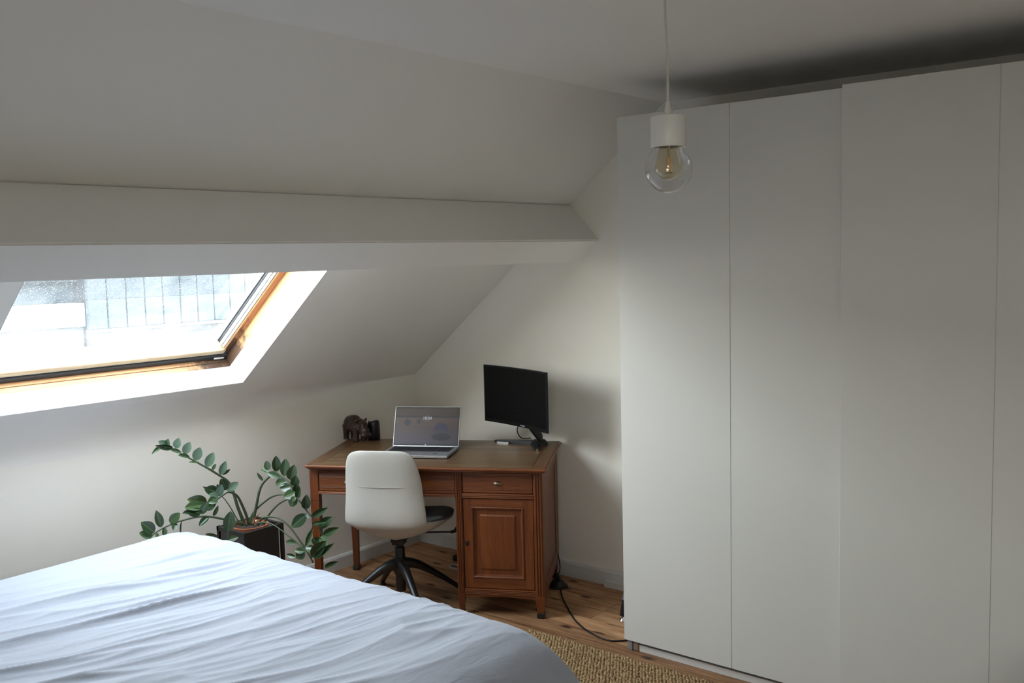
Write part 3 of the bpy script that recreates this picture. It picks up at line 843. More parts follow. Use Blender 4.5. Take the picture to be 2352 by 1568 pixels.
for i in range(3):
    HM[i][0] = hd[i]*1.10; HM[i][1] = hs[i]*1.10; HM[i][3] = hp[i]
HIPW = plain('dark_carved_wood', (.030, .015, .011), .28, var=.35, vscale=30)
hip = thing('hippo_figurine', hp, 'dark carved wooden hippopotamus on the back left of the desk', 'figurine')
b = MB()
b.ball((-.035, 0, .090), (.050, .040, .048)); b.ball((.0, 0, .085), (.055, .042, .046)); b.ball((.030, 0, .083), (.042, .038, .042))
b.ball((-.015, 0, .105), (.045, .034, .036))
b.ball((.058, -.004, .082), (.030, .029, .036), Matrix.Rotation(radians(25), 3, 'Y'))
b.ball((.078, -.008, .062), (.026, .025, .030), Matrix.Rotation(radians(35), 3, 'Y'))
b.ball((.092, -.010, .044), (.024, .029, .020), Matrix.Rotation(radians(35), 3, 'Y'))
b.ball((.102, .004, .048), (.009, .010, .009)); b.ball((.100, -.024, .047), (.009, .010, .009))
b.ball((.084, -.010, .032), (.022, .022, .012))
b.ball((.070, .012, .094), (.008, .007, .007)); b.ball((.070, -.028, .092), (.008, .007, .007))
for lx, ly in ((-.058, .022), (-.058, -.022), (.030, .023), (.030, -.023)):
    b.tube([(lx*.9, ly, .085), (lx*.97, ly, .045), (lx, ly, .016), (lx, ly, .001)], [.022, .0165, .0145, .0165], seg=16)
b.ball((-.088, 0, .088), (.008, .004, .022))
remesh_obj(b, 'body', HIPW, hip, HM)
for sy in (.022, -.036):
    MB().ball((.052, sy, .118), (.006, .0075, .011), Matrix.Rotation(radians(20), 3, 'Y'), sub=2).build('ear', HIPW, hip, HM, smooth=True)
# --- dark candle
cp = dk(.157, .672, TOP)
cd = thing('candle', cp, 'short black pillar candle beside the hippopotamus figure', 'candle')
CW = plain('black_wax', (.008, .007, .009), .42)
b = MB()
prof = [(.0001, 0), (.0325, 0), (.034, .004), (.0333, .05), (.032, .092)]
b.lathe(prof+[(.0305, .1005), (.0265, .0975), (.020, .090), (.010, .088), (.0001, .087)], seg=32)
for v in b.bm.verts:
    if v.co.z > .092: v.co.z += .0035*sin(3*math.atan2(v.co.y, v.co.x)+1)
b.build('wax', CW, cd, Matrix.Translation(cp), smooth=45)
MB().tube([(0, 0, .086), (.001, 0, .092), (.003, .001, .097)], .0008, seg=6).build('wick', PLASB, cd, Matrix.Translation(cp))

# ------------------------------------------------------------------ swivel chair
ch0 = dk(.437, .14)
ch = thing('swivel_chair', ch0, 'beige fabric swivel chair with black star base pushed up to the desk', 'chair')
CM = Matrix.Translation(ch0) @ Matrix(((DU.x, -DU.y, 0, 0), (DU.y, DU.x, 0, 0), (0, 0, 1, 0), (0, 0, 0, 1)))
def fabric(name, col, bs=420, dark=.72):
    mt, nt, p = newmat(name); L = nt.links.new
    tc = nd(nt, 'ShaderNodeAttribute', attribute_name='loc')
    n = nd(nt, 'ShaderNodeTexNoise', Scale=bs, Detail=2.0); L(tc.outputs['Vector'], n.inputs['Vector'])
    n2 = nd(nt, 'ShaderNodeTexNoise', Scale=7.0, Detail=3.0); L(tc.outputs['Vector'], n2.inputs['Vector'])
    mx = nd(nt, 'ShaderNodeMix', data_type='RGBA'); mx.inputs['A'].default_value = (*[c_*dark for c_ in col], 1); mx.inputs['B'].default_value = (*col, 1)
    L(n.outputs['Fac'], mx.inputs['Factor']); L(mx.outputs['Result'], p.inputs['Base Color'])
    b1 = nd(nt, 'ShaderNodeBump', Strength=.35, Distance=.0006); L(n.outputs['Fac'], b1.inputs['Height'])
    b2 = nd(nt, 'ShaderNodeBump', Strength=.25, Distance=.01); L(n2.outputs['Fac'], b2.inputs['Height']); L(b1.outputs[0], b2.inputs['Normal'])
    L(b2.outputs[0], p.inputs['Normal']); p.inputs['Roughness'].default_value = .9; p.inputs['Specular IOR Level'].default_value = .2
    p.inputs['Sheen Weight'].default_value = .2
    return mt
BEIGE = fabric('beige_fabric', (.53, .505, .455)); DARKF = fabric('charcoal_fabric', (.045, .045, .040))
prof = [ # y, z, half width, lift of the edges (forward on the back, upward on the seat)
 (-.268, .848, .100, .010), (-.270, .840, .134, .012), (-.269, .822, .158, .016), (-.263, .785, .175, .020), (-.252, .730, .185, .026), (-.243, .675, .192, .030),
 (-.238, .618, .195, .032), (-.238, .565, .201, .034), (-.239, .515, .206, .035), (-.237, .470, .206, .038), (-.216, .440, .203, .040), (-.16, .426, .222, .048),
 (-.07, .412, .240, .045), (.02, .400, .252, .042), (.10, .400, .257, .038), (.17, .405, .247, .034), (.215, .408, .215, .022), (.240, .402, .150, .008)]
def shell(off, wscale, name, mat, a0=0, a1=None, thick=.03, sub=2):
    rows = prof[a0:a1]; n = len(rows); m_ = 20
    bm = bmesh.new(); grid = []
    for side in (0, 1):
        g_ = []
        for i, (y, z, wdt, lf) in enumerate(rows):
            y2, z2 = rows[min(i+1, n-1)][:2]; y1, z1 = rows[max(i-1, 0)][:2]
            t = Vector((0, y2-y1, z2-z1)).normalized(); nr = Vector((0, -t.z, t.y))   # towards the sitter
            if nr.y < 0 and nr.z < 0: nr = -nr
            if i+a0 < 10 and nr.y < 0: nr = -nr
            if i+a0 >= 10 and nr.z < 0: nr = -nr
            row = []
            for k_ in range(m_+1):
                s_ = -1+2*k_/m_
                xx = wdt*wscale*math.copysign(abs(s_)**.9, s_)
                edge = abs(s_)**3.2
                thin = 1-.75*abs(s_)**6
                endt = min(1, .35+min(i, n-1-i)*.4)
                o_ = off+(thick*thin*endt if side else 0)
                p_ = Vector((xx, y, z))+nr*(lf*edge+o_)
                row.append(bm.verts.new(p_))
            g_.append(row)
        grid.append(g_)
    for side in (0, 1):
        g_ = grid[side]
        for i in range(n-1):
            for k_ in range(m_):
                bm.faces.new((g_[i][k_], g_[i][k_+1], g_[i+1][k_+1], g_[i+1][k_]))
    A, B_ = grid
    for i in range(n-1):
        for k_ in (0, m_):
            bm.faces.new((A[i][k_], A[i+1][k_], B_[i+1][k_], B_[i][k_]))
    for k_ in range(m_):
        for i in (0, n-1):
            bm.faces.new((A[i][k_], A[i][k_+1], B_[i][k_+1], B_[i][k_]))
    q = MB(); q.bm.free(); q.bm = bm
    o = q.build(name, mat, ch, CM, smooth=True)
    ms = o.modifiers.new('sub', 'SUBSURF'); ms.levels = sub; ms.render_levels = sub
    return o
shell(0, 1.0, 'shell', BEIGE, thick=.030)
shell(.012, 1.012, 'seat_pad', DARKF, a0=11, a1=18, thick=.052)
# stitched seam across the back
b = MB().tube([(x_/20*.175, -.2445+(.030*abs(x_/20)**3.2)*.95, .668-.004*(1-(x_/20)**2)) for x_ in range(-18, 19)], .0011, seg=6)
b.build('seam', fabric('seam_thread', (.38, .35, .30)), ch, CM)
# slack cover underneath
bmu = bmesh.new(); gt, gb = [], []
for i, (y, z, wdt, lf) in enumerate(prof[10:17]):
    r0, r1 = [], []
    for k_ in range(25):
        s_ = -1+2*k_/24
        xx = wdt*.97*s_; zz = z+lf*abs(s_)**3.2*(.6 if i == 0 else .9)-.001; yy = y+(.014+lf*abs(s_)**3.2*.5 if i == 0 else 0)+.004
        sg = .060*(1-abs(s_)**1.2)*(.12, .5, .9, 1, .85, .55, .3)[i]
        r0.append(bmu.verts.new((xx, yy, zz+.006))); r1.append(bmu.verts.new((xx, yy, zz-sg)))
    gt.append(r0); gb.append(r1)
for g_ in (gt, gb):
    for a_, b_ in zip(g_, g_[1:]):
        for k_ in range(24): bmu.faces.new((a_[k_], a_[k_+1], b_[k_+1], b_[k_]))
for i in range(6):
    for k_ in (0, 24): bmu.faces.new((gt[i][k_], gt[i+1][k_], gb[i+1][k_], gb[i][k_]))
for k_ in range(24):
    for i in (0, 6): bmu.faces.new((gt[i][k_], gt[i][k_+1], gb[i][k_+1], gb[i][k_]))
q = MB(); q.bm.free(); q.bm = bmu
q.build('under_cover', BEIGE, ch, CM, smooth=60)
b = MB().box(-.034, .034, -.04, .07, .330, .372, bev=.006).box(-.030, .030, -.035, .035, .318, .345, bev=.005)
b.build('mechanism', METALB, ch, CM)
b = MB().tube(spline([(.03, .03, .365), (.20, .03, .376), (.272, .03, .378)], 4), .005, seg=8)
b.build('lever', METALB, ch, CM)
b = MB().tube([(.262, .03, .377), (.283, .03, .384), (.298, .03, .407)], [.008, .009, .009], seg=10)
b.build('lever_grip', PLASB, ch, CM, smooth=50)
b = MB().lathe([(.0001, .075), (.023, .076), (.0255, .085), (.0255, .30), (.0235, .303), (.0001, .303)], seg=28)
b.build('column', METALB, ch, CM, smooth=35)
MB().lathe([(.0001, .29), (.0155, .29), (.0155, .335), (.0001, .335)], seg=24).build('gas_lift', PLASB, ch, CM, smooth=35)
MB().lathe([(.0001, .165), (.030, .165), (.034, .18), (.034, .235), (.030, .250), (.0001, .25)], seg=28).build('hub', METALB, ch, CM, smooth=40)
for k_ in range(4):
    a_ = radians((38, 125, 211, 306)[k_])
    pts = [(cos(a_)*r_, sin(a_)*r_, z_) for r_, z_ in ((.02, .214), (.06, .210), (.11, .188), (.18, .142), (.26, .084), (.335, .024))]
    b = MB().tube(spline(pts, 4), [.026]*3+lerp_list(.025, .013, 18), seg=12, flat=[1.25, 1.2, 1.15]+lerp_list(1.1, .75, 18))
    lg = b.build('leg', METALB, ch, CM, smooth=True)
    MB().lathe([(.0001, 0), (.014, 0), (.015, .004), (.012, .016), (.0001, .018)], c=(cos(a_)*.33, sin(a_)*.33, 0), seg=16).build('glide', PLASB, lg, CM, smooth=40)

# ------------------------------------------------------------------ floor things under and beside the desk
pts = [(4.03, 2.99, .10), (3.985, 2.985, .045), (3.955, 2.965, .012)]
ext = thing('power_adapter', (3.96, 2.965, 0), 'round black plug box on the boards behind the desk cupboard', 'adapter')
MB().lathe([(.0001, 0), (.048, 0), (.052, .006), (.050, .012), (.036, .020), (.030, .034), (.022, .038), (.0001, .038)], c=(3.95, 2.975, 0), seg=28).build('body', PLASB, ext, smooth=40)
MB().lathe([(.0001, .036), (.014, .036), (.015, .055), (.006, .062), (.0001, .063)], c=(3.95, 2.975, 0), seg=20).build('plug', PLASB, ext, smooth=40)
ex2 = thing('plug_block', (3.93, 3.06, 0), 'angular black plug block against the desk side, next to the round box', 'plug')
MB().box(3.90, 3.945, 3.035, 3.085, 0, .052, bev=.01).build('body', PLASB, ex2)
MB().tube([(3.922, 3.06, .05), (3.93, 3.06, .08)], [.011, .007], seg=12).build('strain_relief', PLASB, ex2)
c1 = spline([(3.955, 2.975, .06), (3.985, 2.985, .10), tuple(dk(1.175, .683, .17)), tuple(dk(1.165, .690, .30)), tuple(dk(1.165, .690, .50)), tuple(dk(1.165, .690, .68))], 8)
tag(MB().tube(c1, .0030, seg=8).build('power_cable', PLASB, smooth=True), 'black cable rising from the round plug box behind the desk', 'cable')
c2 = spline([(3.915, 2.93, .010), (3.86, 2.885, .0045), (3.798, 2.825, .0045), (3.70, 2.72, .0045), (3.617, 2.628, .0045), (3.555, 2.53, .0045), (3.526, 2.462, .0045), (3.508, 2.40, .0045), (3.512, 2.345, .0045), (3.545, 2.305, .0045), (3.575, 2.285, .0045)], 7)
tag(MB().tube(c2, .0038, seg=8).build('floor_cable', PLASB, smooth=True), 'long black cable curving over the boards to the wardrobe', 'cable')
wcab = spline([(3.90, 3.46, .02), (3.86, 3.53, .006), (3.84, 3.60, .005), (3.848, 3.660, .005), (3.885, 3.668, .005), (3.91, 3.61, .006), (3.93, 3.54, .008)], 8)
tag(MB().tube(wcab, .006, seg=10).build('white_cable', plain('white_pvc', (.55, .54, .51), .4), smooth=True), 'loop of thick white cable on the floor under the desk', 'cable')
pg = thing('dark_plug', (3.96, 3.72, 0), 'small black plug on the floor above the white cable loop', 'plug')
MB().box(3.945, 3.985, 3.69, 3.73, 0, .035, bev=.008).build('body', PLASB, pg)
MB().tube([(3.965, 3.69, .018), (3.965, 3.66, .02), (3.96, 3.60, .006)], [.009, .006, .003], seg=10).build('tail', PLASB, pg)

# folded stand leg beside the wardrobe
st = thing('folding_stand', (3.74, 2.37, 0), 'black and grey metal leg of a folded stand beside the wardrobe', 'stand')
base = Vector((3.745, 2.435, .0))
dirn = Vector((.05, -.04, .38)).normalized()
MB().lathe([(.0001, 0), (.017, 0), (.019, .008), (.014, .014), (.010, .022), (.010, .03), (.0001, .03)], c=base, seg=24).build('foot', CHROME, st, smooth=40)
f0 = base+Vector((0, 0, .028))
MB().tube([f0, f0+dirn*.085], .017, seg=16).build('sleeve', PLASB, st, smooth=50)
MB().tube([f0+dirn*.08, f0+dirn*.12, f0+dirn*.80], [.020, .0135, .0135], seg=16).build('tube', plain('grey_metal', (.22, .23, .27), .35, metal=.6), st, smooth=50)
f1 = base+Vector((.12, -.09, 0))
MB().tube([f1+Vector((0, 0, .01)), f0+dirn*.80], .012, seg=14).build('rear_leg', plain('grey_metal2', (.22, .23, .27), .35, metal=.6), st, smooth=50)

# ------------------------------------------------------------------ rug
rug = thing('sisal_rug', (2.6, 1.5, 0), 'golden woven sisal rug on the boards beside the bed', 'rug')
RUGM = plain('sisal_base', (.20, .135, .06), .9, bump=.6, bscale=300)
MB().box(1.3, 3.385, .2, 2.72, .0005, .008, bev=.003, seg=1).build('backing', RUGM, rug)
sis, nt, p = newmat('sisal_cord')
a = nd(nt, 'ShaderNodeAttribute', attribute_name='loc'); n = nd(nt, 'ShaderNodeTexNoise', Scale=55.0, Detail=4.0); nt.links.new(a.outputs['Vector'], n.inputs['Vector'])
cr = nd(nt, 'ShaderNodeValToRGB'); cr.color_ramp.elements[0].position = .3; cr.color_ramp.elements[0].color = (.20, .12, .05, 1); cr.color_ramp.elements[1].position = .72; cr.color_ramp.elements[1].color = (.52, .36, .195, 1)
nt.links.new(n.outputs['Fac'], cr.inputs['Fac']); nt.links.new(cr.outputs['Color'], p.inputs['Base Color']); p.inputs['Roughness'].default_value = .85; p.inputs['Specular IOR Level'].default_value = .2
vs, fs = [], []
rr = random.Random(3)
xi = 3.378
row = 0
while xi > 1.36:
    yi = 2.712-(.009 if row % 2 else 0)
    while yi > .24:
        if not (xi < 2.42 and yi > 1.75):
            h_ = .0085+rr.random()*.004; lx = .0070+rr.random()*.003; ly = .0075+rr.random()*.003
            jx = rr.uniform(-.003, .003); jy = rr.uniform(-.003, .003); an = rr.uniform(-.6, .6); ca_, sa_ = cos(an), sin(an); o_ = len(vs)
            for (dx, dy, dz) in ((-1, 0, 0), (0, -1, 0), (1, 0, 0), (0, 1, 0), (-.5, -.4, 1), (.5, -.4, 1), (.5, .4, 1), (-.5, .4, 1)):
                X_, Y_ = dx*lx, dy*ly
                vs.append((xi+jx+X_*ca_-Y_*sa_, yi+jy+X_*sa_+Y_*ca_, .006+dz*h_))
            fs += [(o_+4, o_+5, o_+6, o_+7), (o_, o_+1, o_+4), (o_+1, o_+5, o_+4), (o_+1, o_+2, o_+5), (o_+2, o_+6, o_+5), (o_+2, o_+3, o_+6), (o_+3, o_+7, o_+6), (o_+3, o_, o_+7), (o_, o_+4, o_+7)]
        yi -= .0158
    xi -= .0128; row += 1
me = bpy.data.meshes.new('weave'); me.from_pydata(vs, [], fs); me.materials.append(sis)
me.polygons.foreach_set('use_smooth', [True]*len(me.polygons))
at_ = me.attributes.new('loc', 'FLOAT_VECTOR', 'POINT'); at_.data.foreach_set('vector', [c_ for v in vs for c_ in v])
wv = bpy.data.objects.new('weave', me); COL.objects.link(wv); wv.parent = rug; wv.location = -Vector(rug['_w']); wv['kind'] = 'stuff'

# ------------------------------------------------------------------ bed
bed = thing('bed', (1.2, 2.75, 0), 'low double bed under the roof window, covered by the white duvet', 'bed')
BX0, BX1, BY0, BY1 = .12, 2.22, 1.80, 3.72
MB().box(BX0, BX1, BY0, BY1, .28, .47, bev=.04, seg=3).build('mattress', fabric('mattress_cloth', (.7, .7, .7)), bed, smooth=40)
MB().box(BX0, BX1-.02, BY0+.02, BY1-.02, .14, .28, bev=.004).build('base', plain('bed_base', (.55, .5, .42), .6), bed)
for lx in (BX0+.1, BX1-.12):
    for ly in (BY0+.1, BY1-.1): MB().box(lx-.03, lx+.03, ly-.03, ly+.03, .012, .14).build('leg', OAKV, bed)
LIN, nt, p = newmat('white_cotton')
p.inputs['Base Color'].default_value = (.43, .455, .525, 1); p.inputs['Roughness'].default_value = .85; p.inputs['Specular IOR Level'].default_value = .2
p.inputs['Sheen Weight'].default_value = .15
a = nd(nt, 'ShaderNodeAttribute', attribute_name='loc')
mp = nd(nt, 'ShaderNodeMapping'); mp.inputs['Scale'].default_value = (9, 26, 9); mp.inputs['Rotation'].default_value = (0, 0, radians(14)); nt.links.new(a.outputs['Vector'], mp.inputs['Vector'])
n = nd(nt, 'ShaderNodeTexNoise', Scale=1.5, Detail=6.0, Roughness=.62, Distortion=.6); nt.links.new(mp.outputs[0], n.inputs['Vector'])
b_ = nd(nt, 'ShaderNodeBump', Strength=.22, Distance=.010); nt.links.new(n.outputs['Fac'], b_.inputs['Height']); nt.links.new(b_.outputs[0], p.inputs['Normal'])
TZ = .585
def fold(t, R):
    if t <= 0: return t, 0.0
    if t < R*pi/2: return R*sin(t/R), -R*(1-cos(t/R))
    return R, -R-(t-R*pi/2)
def ridge(v): return 1-abs(noise.noise(v))*2
def duvet_pt(X_, Y_):
    # X_, Y_ : cloth coordinates
    Rf, Rl, Rr = .15, .13, .34
    ex = X_-2.215
    px_, dzx = fold(ex, Rf)
    if Y_ > 3.70:
        py_, dzy = fold(Y_-3.70, Rl); yy = 3.70+py_
    elif Y_ < 1.92:
        py_, dzy = fold(1.92-Y_, Rr); yy = 1.92-py_
    else: yy = Y_; dzy = 0
    xx = 2.215+px_
    # long soft wrinkles running down the bed and fanning to the right
    uu = X_; vv_ = Y_+.75*X_-.14*X_*X_
    wob = .05*noise.noise(Vector((uu*1.3, vv_*1.6, 3)))+.012*noise.noise(Vector((uu*5, vv_*5, 13)))
    q1 = noise.noise(Vector((uu*1.0, (vv_+wob)*4.6, 0))); w1 = 1-abs(q1)*2
    q2 = noise.noise(Vector((uu*1.4+5, (vv_+wob)*9.5, 7))); w2 = 1-abs(q2)*2
    w3 = 1-2*abs(noise.noise(Vector((uu*2.6+2, (vv_+wob)*22.0, 11))))
    w4 = noise.noise(Vector((uu*7+2, vv_*26.0, 15)))
    big = noise.noise(Vector((X_*1.5, Y_*1.3, 21)))
    amp = .62+.6*noise.noise(Vector((X_*1.6+4, Y_*1.6, 31)))
    am2 = .6+.7*noise.noise(Vector((X_*2.2+9, Y_*2.6, 41)))
    h_ = .027*(w1**3 if w1 > 0 else 0)*amp+.014*(w2**3 if w2 > 0 else 0)*am2+.0045*(w3**2 if w3 > 0 else 0)*am2+.0009*w4+.008*big
    fd = max(.35, min(1, (Y_-1.75)/.5))*max(.25, min(1, (3.86-Y_)/.45))*max(.55, min(1, (2.30-X_)/.25))
    h_ *= fd
    # puffed lip at the foot
    h_ += .007*math.exp(-((ex+.05)/.10)**2)
    h_ += -.0035*math.exp(-((ex-.02)/.02)**2)
    z_ = TZ+dzx+dzy+h_*(1 if dzx+dzy > -.1 else .5)
    s_ = h_*.9
    if dzx < -.1: xx += s_*1.2
    if dzy < -.1: yy += s_*(1.2 if Y_ > 3 else -1.2)
    if z_ < .16: z_ = .16
    return Vector((xx, yy, z_))
NXD, NYD = 380, 430
xs = [-.05+i*(2.62+.05)/NXD for i in range(NXD+1)]
ys = [1.42+i*(4.02-1.42)/NYD for i in range(NYD+1)]
bm = bmesh.new()
gv = [[bm.verts.new(duvet_pt(x_, y_)) for y_ in ys] for x_ in xs]
for i in range(NXD):
    for j in range(NYD):
        bm.faces.new((gv[i][j], gv[i+1][j], gv[i+1][j+1], gv[i][j+1]))
q = MB(); q.bm.free(); q.bm = bm
duv = q.build('duvet', LIN, None, smooth=True)
bmn = duv.modifiers.new('thick', 'SOLIDIFY'); bmn.thickness = .012; bmn.offset = -1
tag(duv, 'white wrinkled cotton duvet spread over the bed', 'duvet')

# ------------------------------------------------------------------ planter and plant
PLX, PLY = 2.677, 3.858
plant_lab = 'dark green arching glossy-leaved houseplant between the bed and the desk'
pln = thing('planter', (PLX, PLY, 0), 'tall square black wooden planter standing between bed and desk', 'planter')
BLK = plain('black_stained_wood', (.012, .011, .011), .45, bump=.1)
BLK2 = plain('black_stained_wood_grey', (.022, .022, .024), .4, bump=.1)
hx = .104; zt = .495
for sx, sy in ((-1, -1), (-1, 1), (1, -1), (1, 1)):
    MB().box(PLX+sx*hx-.008, PLX+sx*hx+.008, PLY+sy*hx-.008, PLY+sy*hx+.008, 0, zt, bev=.001).build('post', BLK, pln)
MB().box(PLX-hx-.006, PLX-hx+.006, PLY-hx+.008, PLY+hx-.030, .03, zt-.003).build('panel', BLK2, pln)
MB().box(PLX-hx+.008, PLX+hx-.022, PLY-hx-.006, PLY-hx+.006, .03, zt-.003).build('panel', BLK, pln)
b = MB()
b.box(PLX-hx-.008, PLX+hx+.008, PLY+hx-.008, PLY+hx+.008, zt-.02, zt, bev=.001); b.box(PLX+hx-.008, PLX+hx+.008, PLY-hx, PLY+hx, zt-.02, zt, bev=.001)
b.box(PLX-hx-.0078, PLX-hx+.0078, PLY-hx, PLY+hx, zt-.02, zt, bev=.001); b.box(PLX-hx, PLX+hx, PLY-hx-.0078, PLY-hx+.0078, zt-.02, zt, bev=.001)
b.build('rim', BLK, pln)
MB().box(PLX-hx, PLX+hx, PLY-hx, PLY+hx, .235, .249).build('shelf', BLK, pln)
plant = thing('potted_plant', (PLX, PLY, .272), plant_lab, 'plant')
TERR = plain('terracotta', (.40, .12, .05), .6)
MB().lathe([(.0001, 0), (.062, 0), (.078, .20), (.084, .203), (.088, .246), (.082, .247), (.079, .205), (.076, .20)], c=(PLX, PLY, .250), seg=36).build('pot', TERR, plant, smooth=40)
MB().lathe([(.0001, .212), (.04, .210), (.078, .205)], c=(PLX, PLY, .277), seg=28).build('soil', plain('soil', (.035, .022, .015), .95, bump=1, bscale=90), plant, smooth=True)
STEM = plain('plant_stem', (.05, .075, .035), .45, var=.25, vscale=20)
LEAFM, nt, p = newmat('glossy_leaf'); L = nt.links.new
a = nd(nt, 'ShaderNodeAttribute', attribute_name='loc')
sp = nd(nt, 'ShaderNodeSeparateXYZ'); L(a.outputs['Vector'], sp.inputs[0])
ab = nd(nt, 'ShaderNodeMath', operation='ABSOLUTE'); L(sp.outputs['Y'], ab.inputs[0])
mr = nd(nt, 'ShaderNodeMapRange'); mr.inputs['From Min'].default_value = 0; mr.inputs['From Max'].default_value = .05; mr.inputs['To Min'].default_value = 1; mr.inputs['To Max'].default_value = 0; L(ab.outputs[0], mr.inputs['Value'])
oi = nd(nt, 'ShaderNodeObjectInfo')
cr = nd(nt, 'ShaderNodeValToRGB'); cr.color_ramp.elements[0].color = (.016, .046, .016, 1); cr.color_ramp.elements[1].color = (.045, .090, .030, 1); L(oi.outputs['Random'], cr.inputs['Fac'])
mx = nd(nt, 'ShaderNodeMix', data_type='RGBA'); mx.inputs['B'].default_value = (.14, .20, .07, 1); L(mr.outputs[0], mx.inputs['Factor']); L(cr.outputs[0], mx.inputs['A'])
L(mx.outputs['Result'], p.inputs['Base Color']); p.inputs['Roughness'].default_value = .27; p.inputs['Specular IOR Level'].default_value = .6
LEAFSHEEN = LEAFM.copy(); LEAFSHEEN.name = 'sheen_leaf'
lp_ = [n_ for n_ in LEAFSHEEN.node_tree.nodes if n_.type == 'VALTORGB'][0].color_ramp.elements
lp_[0].color = (.085, .145, .095, 1); lp_[1].color = (.12, .19, .13, 1)  # paler copy: backlit sheen and pale undersides put into the leaf colour
def leaf_mesh(bend, fold_):
    bm = bmesh.new(); n, m_ = 10, 4; rows = []
    for i in range(n+1):
        t = i/n
        wdt = .5*(sin(pi*t**.92)**.62) if 0 < t < 1 else .0
        wdt *= 1.0 if t < .55 else 1-.25*((t-.55)/.45)**2
        z0 = bend*t*t
        if i in (0, n): rows.append([bm.verts.new((t, 0, z0))]*(m_+1)); continue
        rows.append([bm.verts.new((t, wdt*(-1+2*k_/m_), z0+fold_*abs(-1+2*k_/m_)*wdt+.0*t)) for k_ in range(m_+1)])
    for a_, b_ in zip(rows, rows[1:]):
        for k_ in range(m_):
            f = []
            for v in (a_[k_], a_[k_+1], b_[k_+1], b_[k_]):
                if v not in f: f.append(v)
            if len(f) > 2: bm.faces.new(f)
    q = MB(); q.bm.free(); q.bm = bm
    return q.build('leaf', LEAFM, smooth=True, mesh_only=True)
LM = [leaf_mesh(-.10, .25), leaf_mesh(-.18, .35), leaf_mesh(.05, .18)]
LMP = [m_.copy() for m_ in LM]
for m_ in LMP: m_.materials[0] = LEAFSHEEN
def cp2(x, y): return 300+x/4.48, 980+y/4.48
def pdep(px):
    if px < 585: return 4.50-(585-px)*(.27/263)
    return 4.50-(px-585)*(.16/185)
def ppt(x, y, dd=0.0):
    px, py = cp2(x, y); return at(px, py, pdep(px)+dd)
stems = [
 ([(1170, 1010), (1150, 950), (1100, 820), (1065, 700), (1035, 620), (1000, 560), (930, 510), (800, 430), (700, 375), (600, 320), (500, 265), (400, 210), (340, 195)], 18, 4, 0, 0),
 ([(1215, 1010), (1190, 910), (1140, 790), (1100, 715), (1050, 680), (1000, 670), (950, 700), (890, 745), (830, 800), (760, 860), (710, 895)], 15, 5, -.03, -.09),
 ([(1140, 1010), (1095, 950), (1040, 850), (980, 760), (938, 712)], 6, 4, .02, .0),
 ([(1150, 1010), (1060, 975), (960, 950), (830, 925), (740, 920), (640, 935), (540, 960), (460, 985), (380, 1020), (320, 1050), (250, 1095), (215, 1125)], 13, 5, 0, .03),
 ([(1250, 1010), (1275, 900), (1300, 780), (1320, 680), (1350, 600), (1390, 550), (1440, 508), (1510, 495), (1590, 530), (1650, 600), (1690, 680), (1705, 740)], 16, 4, -.02, -.04),
 ([(1230, 1010), (1245, 915), (1300, 840), (1380, 770), (1470, 712), (1580, 695), (1680, 712), (1750, 780), (1800, 850), (1870, 930), (1930, 1020), (1985, 1110)], 11, 5, .03, .02),
 ([(1370, 1000), (1410, 925), (1460, 860), (1530, 790), (1610, 748), (1690, 735), (1770, 790), (1830, 890)], 10, 6, .05, .04),
 ([(1310, 1010), (1350, 945), (1430, 925), (1500, 930), (1560, 960), (1630, 1020), (1700, 1110), (1790, 1240), (1850, 1340), (1880, 1400)], 11, 7, -.02, .0),
 ([(1270, 1020), (1320, 990), (1400, 985), (1470, 1010), (1560, 1070), (1660, 1150), (1760, 1230), (1830, 1300), (1870, 1350)], 9, 4, -.06, -.04),
 ([(1195, 1020), (1160, 995), (1110, 983), (1060, 1000), (1015, 1060), (1003, 1090), (1000, 1160)], 8, 6, -.08, -.11),
 ([(1790, 1240), (1810, 1180), (1850, 1090), (1880, 1015), (1925, 990)], 5, 4, .0, -.02),
 ([(1790, 1240), (1840, 1250), (1900, 1290)], 6, 4, .0, -.03),
 ([(1930, 1020), (1960, 1090), (1985, 1150), (1990, 1200)], 5, 3, .02, .0),
]
